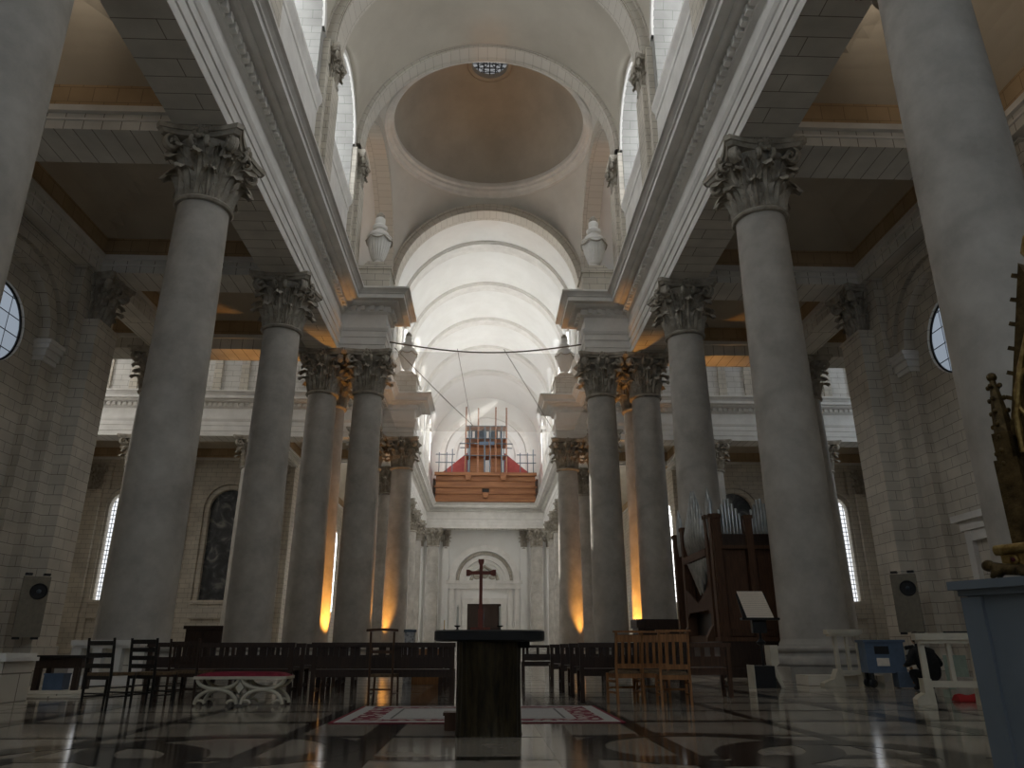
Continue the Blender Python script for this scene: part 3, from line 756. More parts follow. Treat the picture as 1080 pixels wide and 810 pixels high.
# door in the right-hand aisle wall
b = MB(); yy = 26.4; xw = XW+0.35
b.box(xw-0.3, xw, yy-1.3, yy-0.95, 0, 5.0); b.box(xw-0.3, xw, yy+0.95, yy+1.3, 0, 5.0); b.box(xw-0.28, xw, yy-0.95, yy+0.95, 4.6, 4.99)
b.box(xw-0.5, xw, yy-1.7, yy+1.7, 5.35, 5.6); b.box(xw-0.35, xw, yy-1.45, yy+1.45, 5.0, 5.35)
d = struct(b, 'door_2', M['ent'])
b = MB(); b.box(xw-0.12, xw-0.02, yy-0.95, yy+0.95, 0, 4.6)
for z0, z1 in ((0.4, 2.0), (2.3, 4.2)):
    for q in (-1, 1):
        a0, a1 = sorted((yy+q*0.12, yy+q*0.8)); b.box(xw-0.16, xw-0.12, a0, a1, z0, z1)
b.build('door_leaf', M['ash'], d)

# ================================================================ COLUMNS
ZN = 14.6; RB, RT = 0.92, 0.80
def leaf(b, a, r0, z0, h, w, curl, lobes=4):
    """acanthus leaf on the bell at angle a, springing at (r0, z0)"""
    nt_, ns = 14, 8; P = []
    for i in range(nt_+1):
        t = i/nt_
        if t < 0.72:
            k = t/0.72; r = r0+0.05+0.07*k+0.10*k**3; z = z0+h*0.93*k
        else:
            k = (t-0.72)/0.28; an = k*PI*0.95
            r = r0+0.22+curl*(1-math.cos(an))*0.55; z = z0+h*0.93+curl*0.55*math.sin(an)*0.9-0.05*k
        wd = w*(0.72+0.35*math.sin(PI*min(1, t*1.05)))*(0.70+0.3*abs(math.cos(lobes*PI*t)))*(1 if t < 0.8 else 1-0.55*(t-0.8)/0.2)
        row = []
        for j in range(ns+1):
            s = j/ns*2-1
            dr = -0.09*abs(s)**1.5+0.05*math.cos(s*PI*3.5)+0.03*math.cos(lobes*2*PI*t)*abs(s)+(0.05 if abs(s) < 0.15 else 0)
            rr = r+dr; aa = a+wd*s/(r0+0.12)
            row.append((rr*math.cos(aa), rr*math.sin(aa), z-0.05*abs(s)*h*(1 if t > 0.5 else t*2)))
        P.append(row)
    b.grid(P)
def spiral(b, a, off, r0, z0, r1, z1, R, width, turns=1.35):
    """stem rising from the bell, ending in a scroll in the vertical plane at angle a"""
    u = Vector((math.cos(a), math.sin(a), 0)); v = Vector((-math.sin(a), math.cos(a), 0)); pts = []
    for i in range(8):
        t = i/8; pts.append(u*(r0+(r1-r0)*t**1.8)+v*off*(1-t*0.3)+Vector((0, 0, z0+(z1-z0)*t**0.8)))
    c = u*r1+Vector((0, 0, z1-R))
    n = 26
    for i in range(n+1):
        t = i/n; an = PI/2-t*turns*2*PI; rr = R*(1-0.78*t)
        pts.append(c+u*(rr*math.cos(an))+Vector((0, 0, rr*math.sin(an)))+v*off*0.7)
    rs = [width*(0.75+0.25*min(1, i/8)) for i in range(len(pts))]
    b.tube(pts, rs, 6, True, 0.62)
def mk_capital():
    z = 0.0; bell = MB()
    bell.lathe([(RT+0.02, -0.22), (RT+0.1, -0.2), (RT+0.14, -0.13), (RT+0.1, -0.06), (RT+0.03, -0.04), (RT-0.06, 0.0), (RT-0.10, 0.9), (RT-0.05, 1.4), (RT+0.14, 1.8), (RT+0.26, 1.98), (RT+0.26, 2.02), (0.5, 2.03)], 48)
    for k in range(8):
        leaf(bell, 2*PI*(k+0.5)/8, RT-0.05, 0.0, 0.76, 0.31, 0.40, 3)
        leaf(bell, 2*PI*k/8, RT-0.05, 0.0, 1.32, 0.32, 0.46, 5)
    for k in range(4):                                     # small leaves under the scrolls
        for q in (-0.26, 0.26): leaf(bell, PI/4+k*PI/2+q, RT+0.0, 0.95, 0.72, 0.2, 0.30, 3)
    for k in range(4):                                     # inner helices on each face
        for q in (-1, 1): spiral(bell, k*PI/2+q*0.2, 0.0, RT-0.02, 1.1, RT+0.3, 2.0, 0.2, 0.08, 1.2)
    vol = MB()
    for q in (-1, 1): spiral(vol, PI/4, q*0.09, RT+0.06, 0.95, 1.36, 2.06, 0.27, 0.105)
    ab = MB()
    def outline(h, dip):
        pts = []
        for k in range(4):
            a = k*PI/2; c, s = math.cos(a), math.sin(a)
            for i in range(13):
                t = i/12*2-1; x = h-dip*(1-t*t); yv = t*(h-0.16)
                pts.append((x*c-yv*s, x*s+yv*c))
        return pts
    for (h, dip, z0, z1, hh) in ((1.28, 0.24, 2.02, 2.16, 1.34), (1.40, 0.24, 2.16, 2.32, 1.42)):
        p0, p1 = outline(h, dip), outline(hh, dip); n = len(p0)
        ab.add([(x, y, z0) for x, y in p0]+[(x, y, z1) for x, y in p1], [tuple(range(n))[::-1], tuple(range(n, 2*n))]+[(i, (i+1) % n, n+(i+1) % n, n+i) for i in range(n)])
    fle = MB(); fle.sphere((1.2, 0, 2.12), 0.13, 10, 8)
    for k in range(7):
        a = 2*PI*k/7; fle.sphere((1.2, 0.17*math.cos(a), 2.12+0.17*math.sin(a)), 0.1, 8, 6, 0.8, 1, 1)
    return bell, vol, ab, fle
bell, vol, ab, fle = mk_capital()
me_bell = bell.mesh('capital', M['carved'], True); me_vol = vol.mesh('volute', M['carved'], True); me_ab = ab.mesh('abacus', M['carved']); me_fle = fle.mesh('fleuron', M['carved'], True)
allb = MB()
for q in (bell, ab): allb.add(q.v, q.f)
for k in range(4):
    r = Matrix.Rotation(k*PI/2, 4, 'Z')
    for q in (vol, fle): st = len(allb.v); allb.add(q.v, q.f); allb.xf(r, st)
me_cap = allb.mesh('capital', M['carved'], True)
sh = MB(); pr = [(RB+0.06, 0.86), (RB+0.05, 0.93), (RB, 1.02)]
for i in range(17):
    t = i/16; pr.append((RB+(RT-RB)*(t**1.7), 1.05+(ZN-0.22-1.05)*t))
sh.lathe(pr, 64); me_shaft = sh.mesh('shaft', M['shaft'], True)
ba = MB(); ba.box(-1.3, 1.3, -1.3, 1.3, 0, 0.34)
ba.lathe([(1.22, 0.34), (1.28, 0.40), (1.28, 0.5), (1.24, 0.56), (1.17, 0.58), (1.13, 0.62), (1.09, 0.68), (1.12, 0.72), (1.17, 0.74), (1.18, 0.8), (1.12, 0.86), (1.0, 0.86)], 64)
me_base = ba.mesh('base', M['base'], True)
def mkobj(name, me, par, loc=(0, 0, 0), rz=0):
    o = bpy.data.objects.new(name, me); COL.objects.link(o); o.parent = par; o.location = loc; o.rotation_euler = (0, 0, rz); return o
def column(x, y, label, group=None, rich=True):
    t = thing('column', label, 'column', (x, y, 0), 0, group, 1)
    mkobj('base', me_base, t); mkobj('shaft', me_shaft, t)
    if rich:
        c = mkobj('capital', me_bell, t, (0, 0, ZN))
        mkobj('abacus', me_ab, c)
        for k in range(4): mkobj('volute', me_vol, c, (0, 0, 0), k*PI/2)
        for k in range(4): mkobj('fleuron', me_fle, c, (0, 0, 0), k*PI/2)
    else: mkobj('capital', me_cap, t, (0, 0, ZN))
    return t
side = {-1: 'left', 1: 'right'}
for sx in (-1, 1):
    s = side[sx]
    column(sx*A, YC[0], 'grey stone column nearest the camera, shaft cut by the %s edge of the view' % s)
    column(sx*A, YC[1], 'large grey Corinthian column second from the camera in the %s row' % s)
    column(sx*A, YC[2], 'grey Corinthian column third from the camera in the %s row' % s)
    column(sx*A, YN, 'outer column of the paired columns at the near %s corner of the crossing' % s)
    column(sx*A2, YN, 'inner column of the pair at the near %s corner of the crossing, under the urn' % s)
    column(sx*A, YN+2.55, 'amber-lit column standing just behind the near %s pair at the crossing' % s)
    column(sx*A2, YF, 'inner column of the far %s crossing corner, amber light on its side' % s)
    column(sx*A, YF, 'outer column of the far %s crossing corner, half hidden' % s, None, False)
    column(sx*A, YF-2.55, 'transept-side column of the far %s crossing corner' % s, None, False)
    column(sx*18.8, YN, 'column between aisle and transept behind the second %s column' % s, None, False)
    column(sx*18.75, YF, 'column of the far %s transept arcade, nearer to the crossing' % s, None, False)
    column(sx*27.9, YF, 'column of the far %s transept arcade, farther from the crossing' % s, None, False)
    for i, yy in enumerate((69.4, 77.1, 84.8, 92.5, 100.2)):
        column(sx*A, yy, 'pale nave column in the far %s row, %s from the crossing' % (s, ('first', 'second', 'third', 'fourth', 'fifth')[i]), None, False)
    column(sx*7.35, 106.4, 'pale column carrying the gallery %s of the west door' % ('left' if sx < 0 else 'right'), None, False)
# pilaster capitals on the aisle walls
for sx in (-1, 1):
    w = bpy.data.objects['wall_'+side[sx]]
    for yy in YC:
        c = mkobj('pilaster_capital', me_cap, w, (sx*(XW-0.35), yy, ZN)); c.scale = (0.82, 0.82, 1)
    w = bpy.data.objects['wall_transept_'+side[sx]]
    for xx in (19.2, 28.6, 36.0):
        c = mkobj('pilaster_capital', me_cap, w, (sx*xx, YT1-0.1, ZN)); c.scale = (0.75, 0.6, 1)
# west wall pilasters
for xx in (-9.3, -5.6, 5.6, 9.3):
    pw = wall_pilaster(ow, lambda u, z, d: (u, YW+d, z), xx, 1.0, 0.4); pw.data.materials[0] = M['white']; c = mkobj('pilaster_capital', me_cap, ow, (xx, YW-0.1, ZN)); c.scale = (0.5, 0.4, 1)
# clerestory pilasters below the vault arches
pc = MB()
me_pcap = me_cap
for sx in (-1, 1):
    w = bpy.data.objects['wall_choir_clerestory_'+side[sx]]
    for yy in CP[1:]+[YN-0.45]:
        b = MB(); x0, x1 = sorted((sx*7.95, sx*8.6)); wy = 0.72
        b.box(x0, x1, yy-wy, yy+wy, ZT, 28.35); x0, x1 = sorted((sx*8.2, sx*8.6)); b.box(x0, x1, yy-wy-0.5, yy+wy+0.5, ZT, 30.4)
        x0, x1 = sorted((sx*7.75, sx*8.6)); b.box(x0, x1, yy-wy-0.15, yy+wy+0.15, 30.15, 30.5)
        b.build('pilaster', M['ash'], w)
        c = mkobj('pilaster_capital', me_cap, w, (sx*8.35, yy, 28.4)); c.scale = (0.48, 0.75, 0.78)
    w = bpy.data.objects['wall_nave_clerestory_'+side[sx]]
    for yy in [YF]+NP:
        b = MB(); x0, x1 = sorted((sx*7.95, sx*8.6)); b.box(x0, x1, yy-0.75, yy+0.75, ZT, 29.9); x0, x1 = sorted((sx*7.7, sx*8.6)); b.box(x0, x1, yy-0.9, yy+0.9, 29.9, 30.45)
        b.build('pilaster', M['ent'], w)

# ---- urns on pedestals at the four crossing corners
def urn(x, y, label):
    t = thing('urn', label, 'urn', (x, y, ZT), 0, 'stone urns on the crossing corners', 1)
    b = MB(); b.box(-1.05, 1.05, -1.05, 1.05, 0, 0.2); b.box(-0.92, 0.92, -0.92, 0.92, 0.2, 1.75); b.box(-1.02, 1.02, -1.02, 1.02, 1.75, 1.95)
    b.prism([(-0.95, 0), (0.95, 0), (0.5, 0.5), (-0.5, 0.5)], lambda u, v, s: (u, (-0.6, 0.6)[s], 1.95+v))
    b.build('pedestal', M['ash'], t)
    b = MB(); b.lathe([(0.46, 2.42), (0.46, 2.54), (0.24, 2.64), (0.22, 2.74), (0.32, 2.82)], 32); b.build('foot', M['ent'], t, True)
    def flute(r, z, a): return r*(1-0.07*abs(math.sin(a*11))) if 2.9 < z < 4.0 else r
    b = MB(); b.lathe([(0.33, 2.82), (0.42, 2.95), (0.52, 3.25), (0.62, 3.6), (0.70, 3.95), (0.74, 4.1), (0.76, 4.25), (0.70, 4.34)], 110, (0, 0), flute); o = b.build('bowl', M['ent'], t, True)
    b = MB()
    for k in range(6):
        a0 = 2*PI*k/6; b.tube([(0.80*math.cos(a0+i/6*PI/3), 0.80*math.sin(a0+i/6*PI/3), 4.25-0.2*math.sin(PI*i/6)) for i in range(7)], 0.05, 6)
    b.build('garland', M['carved'], o, True)
    b = MB(); b.lathe([(0.78, 4.32), (0.78, 4.42), (0.64, 4.5), (0.56, 4.72), (0.34, 4.86), (0.28, 4.96), (0.42, 5.02), (0.47, 5.18), (0.36, 5.3), (0.26, 5.38), (0.31, 5.48), (0.31, 5.75), (0.22, 5.84)], 32); b.build('lid', M['ent'], t, True)
    b = MB()
    for k in range(9):
        a = 2*PI*k/9; b.sphere((0.18*math.cos(a), 0.18*math.sin(a), 5.94), 0.12, 8, 6, 0.8, 0.8, 1.3)
    b.sphere((0, 0, 6.1), 0.17, 10, 8); b.build('finial', M['carved'], t, True)
    return t
u0 = urn(-A2+0.05, YN-0.1, 'grey stone urn above the near left crossing corner, beside the dome')
urn(A2-0.05, YN-0.1, 'grey stone urn above the near right crossing corner, beside the dome')
urn(-A2, YF+0.1, 'pale stone urn on the far left crossing corner, seen through the net')
urn(A2, YF+0.1, 'sunlit stone urn on the far right crossing corner')

# ---- safety net with its ropes
b = MB(); P = []
for i in range(25):
    x = -7.2+14.4*i/24; row = []
    for j in range(21):
        yy = 41.1+(58.2-41.1)*j/20; row.append((x, yy, 17.55+0.05*(x/7.2)**2-0.12*math.sin(PI*i/24)*math.sin(PI*j/20)))
    P.append(row)
b.grid(P); tag(b.build('safety_net', M['net'], None, True), 'sheer white safety net stretched level across the crossing below the dome', 'net')
def rope(pts, r, label):
    b = MB(); b.tube(pts, r, 6); tag(b.build('rope', M['rope'], None, True), label, 'rope', 'ropes across the crossing')
rope([(-5.85+11.7*i/24, 40.9, 18.1-0.62*math.sin(PI*i/24)) for i in range(25)], 0.045, 'thick dark rope sagging between the two near crossing corners')
rope([(-5.5+4.6*i/12, 41.5+16.7*i/12, 17.95-0.1*math.sin(PI*i/12)) for i in range(13)], 0.03, 'thin rope running from the near left corner toward the gallery')
rope([(1.1+4.3*i/12, 40.95+17*i/12, 17.72+0.2*i/12) for i in range(13)], 0.025, 'thin rope running from the middle of the net to the far right corner')
b = MB()
rope([(-1.7+0.6*i/12, 40.95+17*i/12, 17.72+0.1*i/12) for i in range(13)], 0.018, 'faint thin rope near the middle of the net')

# ================================================================ WEST GALLERY
t = thing('gallery_balcony', 'orange-brown wooden gallery front above the west door', 'balcony', (0, 103.7, ZT), 0, None, 1)
b = MB(); b.box(-7.1, 7.1, 0.3, 0.6, 0.0, 4.1); b.build('panel', M['gal'], t)
for i, (z0, z1, d) in enumerate(((0.05, 0.5, 0.18), (1.1, 1.3, 0.15), (2.0, 2.25, 0.22), (3.0, 3.2, 0.18), (3.75, 4.2, 0.4))):
    b = MB(); b.box(-7.3, 7.3, 0.3-d, 0.34, z0, z1); b.box(-7.3, 7.3, 0.3-d-0.05, 0.34, z1-0.08, z1); b.build('moulding', M['gal'], t)
for x in (-2.5, 0, 2.5):
    b = MB(); b.prism([(-0.28, 0), (0.28, 0), (0.45, 0.7), (-0.45, 0.7)], lambda u, v, s: (x+u, (-0.25, 0.3)[s], (3.05 if x else 0.55)+v)); b.build('bracket', M['gal'], t)
b = MB(); b.box(-0.5, 0.5, 0.2, 0.3, 1.4, 1.9); b.build('panel_opening', M['blkwood'], t)
for q in (-1, 1):
    b = MB(); x0, x1 = sorted((q*7.15, q*7.5)); b.box(x0, x1, 0.1, 2.2, 0.3, 3.3); b.build('end_box', M['dkwood'], t)
# tarpaulins
for q in (-1, 1):
    b = MB(); b.prism([(q*2.8, 4.2), (q*7.0, 4.2), (q*7.0, 4.9), (q*6.3, 5.4), (q*2.8, 8.3)], lambda u, v, s: (u, (108.4, 110.6)[s], ZT+v))
    tag(b.build('tarpaulin', M['tarp']), 'dark red cover sloping down on the %s side of the scaffold tower' % ('left' if q < 0 else 'right'), 'tarpaulin')
b = MB(); b.box(-6.9, 6.9, 104.4, 108.2, ZT, ZT+4.2); tag(b.build('gallery_platform', M['gal']), 'wooden platform behind the gallery front under the scaffold', 'platform')
# scaffold tower
t = thing('scaffold_tower', 'tall scaffold tower of rust and blue-grey tubes on the west gallery', 'scaffold', (0, 105.6, ZT+4.2), 0, None, 1)
for x, mt, h in ((-3.0, 'rust', 10.4), (-2.4, 'steel', 7.5), (-1.2, 'rust', 10.2), (-0.2, 'steel', 7.3), (0.6, 'steel', 7.3), (1.4, 'rust', 10.4), (2.3, 'steel', 7.5), (3.0, 'rust', 10.3)):
    b = MB(); b.tube([(x, -0.2, 0), (x, -0.2, h)], 0.115, 8); b.build('pole', M[mt], t)
for x in (-2.7, -0.9, 0.9, 2.7):
    b = MB(); b.tube([(x, 2.2, 0), (x, 2.2, 7.4)], 0.085, 8); b.build('pole', M['steel'], t)
for z, x0, x1 in ((2.9, -3.2, 3.2), (4.7, -3.9, 3.9), (5.5, -3.1, 3.1), (7.4, -3.1, 3.1)):
    for yy in (-0.25, 2.2):
        b = MB(); b.tube([(x0, yy, z), (x1, yy, z)], 0.08, 8); b.build('ledger', M['steel'], t)
    b = MB(); b.box(-2.9, 2.9, 0, 2.1, z-0.05, z+0.1); b.build('deck', M['gal'], t)
b = MB(); b.box(-2.5, -0.2, 1.0, 1.06, 0.1, 2.8); b.box(0.6, 2.3, 1.0, 1.06, 0.1, 2.8); b.box(-2.4, 2.3, 1.5, 1.56, 3.0, 4.6); b.build('hoarding', M['gal'], t)
b = MB(); b.box(-2.3, 2.3, 1.6, 1.66, 5.6, 7.3); b.build('back_hoarding', M['steel'], t)
for x in (-1.9, 0.2, 1.9):
    b = MB(); b.box(x-0.18, x+0.18, 1.5, 1.6, 5.8, 7.1); b.build('pale_strip', M['white'], t)
b = MB(); b.box(-1.0, 1.2, -0.3, -0.2, 4.5, 5.0); b.build('blue_sheet', M['bluecart'], t)
b = MB(); b.tube([(0.4, -0.3, 5.1), (0.8, -0.35, 2.0), (1.0, -0.4, 0.1)], 0.06, 6); b.build('hose', M['rust'], t)
for q in (-1, 1):
    t = thing('gallery_scaffold', 'low scaffold frame at the %s end of the west gallery' % ('left' if q < 0 else 'right'), 'scaffold', (q*5.9, 104.8, ZT+4.2), 0, None, 1)
    for x in (-0.9, 0.2, 1.0):
        b = MB(); b.tube([(x, 0, 0), (x, 0, 3.2+0.5*(x > 0.9))], 0.07, 8); b.build('pole', M['steel' if x else 'rust'], t)
    for z in (1.7, 2.9):
        b = MB(); b.tube([(-1.4, 0, z), (1.4, 0, z)], 0.07, 8); b.build('ledger', M['steel'], t)

# ================================================================ FURNITURE
# ---- altar with what stands on it
AX, AY = 0.195, 8.28
t = thing('altar', 'dark bronze drum altar with a thick black table slab, in the middle of the floor', 'altar', (AX, AY, 0))
def drumf(r, z, a): return r*(1-0.022*(1-abs(math.sin(a*13)))) - 0.008*math.sin(a*5+z*3)
b = MB(); b.lathe([(0.325, 0.0), (0.318, 0.02), (0.318, 0.3), (0.322, 0.6), (0.328, 0.852)], 156, (0, 0), drumf); b.build('fluted_drum', M['bronze'], t, True)
b = MB(); b.box(-0.1, 0.40, -0.12, 0.12, 0.79, 0.852); b.build('neck_plate', M['black'], t)
sl = MB(); pts = []
for (hx, hy, z) in ((0.53, 0.36, 0.852), (0.55, 0.38, 0.865), (0.55, 0.38, 0.945), (0.535, 0.365, 0.957)):
    row = []
    for k in range(64):
        a = 2*PI*k/64; c, s_ = math.cos(a), math.sin(a); p = 5.0
        q = (abs(c)**p+abs(s_)**p)**(-1/p); row.append((hx*q*c, hy*q*s_, z))
    pts.append(row+[row[0]])
sl.grid(pts); n = 64
sl.add(pts[0][:64], [tuple(range(64))]); sl.add(pts[-1][:64], [tuple(range(64))])
sl.build('table_slab', M['slab'], t, True)
TZ = 0.957
t = thing('altar_cross', 'tall dark red wooden cross with flared ends rising from the altar', 'cross', (0.10, 8.3, TZ))
b = MB(); b.box(-0.10, 0.10, -0.07, 0.07, 0, 0.03); b.build('foot', M['cross'], t)
def flare(b, p, q, w0, w1, d=0.022):
    p = Vector(p); q = Vector(q); L = (q-p).length; tt = (q-p).normalized(); s_ = Vector((0, 1, 0)).cross(tt)
    pr_ = [(0, w0), (L-0.06, w0), (L-0.045, w1*0.75), (L-0.03, w1), (L, w1)]
    poly = [(a, w) for a, w in pr_]+[(a, -w) for a, w in pr_[::-1]]
    b.prism(poly, lambda u, v, k: tuple(p+tt*u+s_*v+Vector((0, d*(k*2-1), 0))))
b = MB(); b.box(-0.026, 0.026, -0.026, 0.026, 0.03, 0.21); b.build('socket', M['cross'], t)
b = MB(); flare(b, (0, 0, 0.2), (0, 0, 0.715), 0.017, 0.03, 0.018); b.build('upright', M['cross'], t)
b = MB(); flare(b, (0, 0, 0.575), (-0.155, 0, 0.575), 0.017, 0.032, 0.017); flare(b, (0, 0, 0.575), (0.155, 0, 0.575), 0.017, 0.032, 0.017); b.build('crossbar', M['cross'], t)
def candlestick(x, label):
    t = thing('candlestick', label, 'candlestick', (x, 8.3, TZ), 0, 'candlesticks on the altar')
    b = MB(); b.lathe([(0.03, 0), (0.032, 0.004), (0.012, 0.012), (0.009, 0.03), (0.03, 0.042), (0.033, 0.05), (0.014, 0.052)], 20); b.build('holder', M['black'], t, True)
    b = MB(); b.lathe([(0.0105, 0.05), (0.0105, 0.235), (0.004, 0.24)], 14); b.build('candle', M['wax'], t, True)
    b = MB(); b.tube([(0, 0, 0.238), (0.001, 0, 0.252)], 0.0015, 5); b.build('wick', M['black'], t)
candlestick(-0.135, 'white candle in a black cup holder, left of the altar cross'); candlestick(0.30, 'white candle in a black cup holder, right of the altar cross')
t = thing('taper', 'short yellow taper near the left end of the altar slab', 'candle', (-0.268, 8.3, TZ))
b = MB(); b.lathe([(0.012, 0), (0.012, 0.012), (0.006, 0.014)], 12); b.build('socket', M['black'], t)
b = MB(); b.lathe([(0.0055, 0.01), (0.0055, 0.1), (0.002, 0.104)], 10); b.build('candle', M['yel'], t)
# block by the altar foot
t = thing('footstool', 'small brown wooden block behind the left foot of the drum altar', 'stool', (-0.13, 8.72, 0))
b = MB(); b.box(-0.14, 0.14, -0.12, 0.12, 0.14, 0.17); b.build('top', M['midwood'], t)
b = MB(); b.box(-0.125, 0.125, -0.105, 0.105, 0, 0.14); b.build('box', M['midwood'], t)
# carpet
t = thing('carpet', 'flat white carpet with a patterned dark red border behind the altar', 'carpet', (0.08, 10.75, 0))
def mat_carpet():
    mt, nt, b = new_mat('carpet_border'); g = N(nt, 'ShaderNodeTexCoord'); v = N(nt, 'ShaderNodeTexVoronoi'); v.inputs['Scale'].default_value = 9
    nt.links.new(g.outputs['Object'], v.inputs['Vector']); rp = N(nt, 'ShaderNodeValToRGB'); rp.color_ramp.interpolation = 'CONSTANT'
    rp.color_ramp.elements[0].color = (0.50, 0.44, 0.40, 1); rp.color_ramp.elements[1].color = (0.20, 0.03, 0.05, 1); rp.color_ramp.elements[1].position = 0.42
    nt.links.new(v.outputs['Distance'], rp.inputs[0]); nt.links.new(rp.outputs[0], b.inputs['Base Color']); b.inputs['Roughness'].default_value = 1; return mt
M['cborder'] = mat_carpet(); M['cwhite'] = mat_noise('carpet_white', (0.44, 0.43, 0.42), (0.54, 0.53, 0.52), 30, 1)
hx, hy = 1.66, 1.28
b = MB(); b.box(-hx, hx, -hy, hy, 0.003, 0.010); b.build('red_edge', M['red'], t)
b = MB(); b.box(-hx+0.05, hx-0.05, -hy+0.05, hy-0.05, 0.010, 0.0115); b.build('pale_field', M['cwhite'], t)
b = MB()
for (x0, x1, y0, y1) in ((-hx+0.2, -hx+0.5, -hy+0.2, hy-0.2), (hx-0.5, hx-0.2, -hy+0.2, hy-0.2), (-hx+0.5, hx-0.5, -hy+0.2, -hy+0.42), (-hx+0.5, hx-0.5, hy-0.42, hy-0.2)): b.box(x0, x1, y0, y1, 0.0115, 0.0125)
b.build('patterned_band', M['cborder'], t)
b = MB()
for (x0, x1, y0, y1) in ((-hx+0.62, -hx+0.65, -hy+0.55, hy-0.55), (hx-0.65, hx-0.62, -hy+0.55, hy-0.55), (-hx+0.62, hx-0.62, -hy+0.52, -hy+0.55), (-hx+0.62, hx-0.62, hy-0.55, hy-0.52)): b.box(x0, x1, y0, y1, 0.0115, 0.0122)
b.build('thin_line', M['blkwood'], t)

# ---- benches
def bench(x0, x1, y, label, wood, nsp=8, group='wooden benches', rz=0.0):
    L = x1-x0; t = thing('bench', label, 'bench', ((x0+x1)/2, y, 0), rz, group); h = L/2
    mt = M[wood]
    for sx in (-1, 1):
        b = MB(); b.bar((sx*(h-0.04), 0.0, 0), (sx*(h-0.04), -0.03, 0.86), 0.07, 0.055); b.build('leg', mt, t)
        b = MB(); b.bar((sx*(h-0.04), 0.42, 0), (sx*(h-0.04), 0.42, 0.44), 0.07, 0.06); b.build('leg', mt, t)
        b = MB(); b.box(sx*(h-0.04)-0.02, sx*(h-0.04)+0.02, 0, 0.42, 0.14, 0.19); b.build('side_stretcher', mt, t)
    b = MB(); b.box(-h-0.01, h+0.01, -0.075, 0.02, 0.81, 0.88); b.build('top_rail', mt, t)
    b = MB(); b.box(-h+0.03, h-0.03, -0.03, 0.01, 0.50, 0.66); b.build('back_panel', mt, t)
    b = MB(); b.box(-h, h, -0.01, 0.46, 0.44, 0.475); b.build('seat', mt, t)
    b = MB(); b.box(-h+0.05, h-0.05, 0.0, 0.03, 0.36, 0.44); b.build('apron', mt, t)
    for k in range(nsp):
        x = -h+0.14+(L-0.28)*k/(nsp-1); b = MB(); b.box(x-0.035, x+0.035, -0.035, 0.0, 0.65, 0.82); b.build('back_slat', mt, t)
    return t
bench(-2.6, -0.33, 13.2, 'dark brown bench in the front row, just left of the altar', 'dkwood', 9)
bench(-5.3, -2.95, 13.5, 'dark brown bench behind the white scrollwork seat', 'dkwood', 7)
for i, yy in enumerate((14.9, 16.5, 18.1)):
    n_th = ('second', 'third', 'fourth')[i]
    bench(-2.75, -0.6, yy, 'brown bench in the %s row, left of the central aisle' % n_th, 'dkwood', 9)
    bench(-5.4, -3.1, yy+0.1, 'brown bench in the %s row, at the far left' % n_th, 'dkwood', 9)
bench(1.72, 3.55, 13.62, 'dark brown bench behind the honey coloured chairs', 'dkwood', 8)
for i, (yy, xx) in enumerate(((15.0, 1.7), (16.6, 1.68), (18.2, 1.6), (21.4, 1.12))):
    bench(xx, xx+2.2, yy, 'dark bench right of the central aisle, %s row behind the honey chairs' % ('second', 'third', 'fourth', 'last')[i], 'dkwood', 8)
bench(3.62, 4.42, 14.15, 'short brown bench in front of the organ, right of the honey chairs', 'midwood', 4)

# ---- ladder-back chairs on the left
def ladder_chair(loc, rz, label, wood='blkwood', h=0.93, w=0.48, slats=(0.56, 0.70, 0.86), group='dark rush-seated chairs', upright=False, seat='straw'):
    t = thing('chair', label, 'chair', loc, rz, group); mt = M[wood]; x = w/2
    for sx in (-1, 1):
        b = MB(); b.tube([(sx*x, 0, 0), (sx*x, -0.005, 0.44), (sx*(x+0.005), -0.05, h)], [0.017, 0.021, 0.018], 8); b.build('back_post', mt, t, True)
        b = MB(); b.tube([(sx*(x+0.02), 0.38, 0), (sx*(x+0.015), 0.38, 0.46)], [0.016, 0.022], 8); b.build('leg', mt, t, True)
        for z in (0.16, 0.28):
            b = MB(); b.tube([(sx*x, 0, z), (sx*(x+0.02), 0.38, z)], 0.011, 6); b.build('stretcher', mt, t, True)
    for yy, z in ((0, 0.2), (0.38, 0.2)):
        b = MB(); b.tube([(-x, yy, z), (x, yy, z)], 0.011, 6); b.build('stretcher', mt, t, True)
    if upright:
        for z in (0.56, 0.84):
            b = MB(); b.box(-x, x, -0.055+0.02, -0.02, z, z+0.05); b.build('back_rail', mt, t)
        for k in range(5):
            xx = -x+0.07+(w-0.14)*k/4; b = MB(); b.box(xx-0.014, xx+0.014, -0.045, -0.025, 0.6, 0.85); b.build('back_slat', mt, t)
    else:
        for z in slats:
            b = MB(); P = [[(-x+w*i/8, -0.035-0.03*math.sin(PI*i/8)*0.5-(z-0.5)*0.05+dy, z+dz) for (dy, dz) in ((0, -0.03), (0.012, -0.03), (0.012, 0.03), (0, 0.03), (0, -0.03))] for i in range(9)]
            b.grid(P); b.build('back_slat', mt, t)
    b = MB(); b.prism([(-x-0.01, 0), (x+0.01, 0), (x+0.035, 0.41), (-x-0.035, 0.41)], lambda u, v, s: (u, v, 0.43+0.04*s)); b.build('seat', M[seat], t)
    b = MB(); b.box(-x, x, -0.01, 0.02, 0.38, 0.43); b.build('apron', mt, t)
    return t
ladder_chair((-5.22, 11.72, 0), -0.42, 'black ladder-back chair at the far left end of the row')
ladder_chair((-4.76, 12.05, 0), -0.42, 'black ladder-back chair second from the left, four slats', slats=(0.55, 0.66, 0.77, 0.88))
ladder_chair((-4.45, 12.78, 0), -0.25, 'dark brown slat-back chair touching the scrollwork seat', 'dkwood', upright=True)
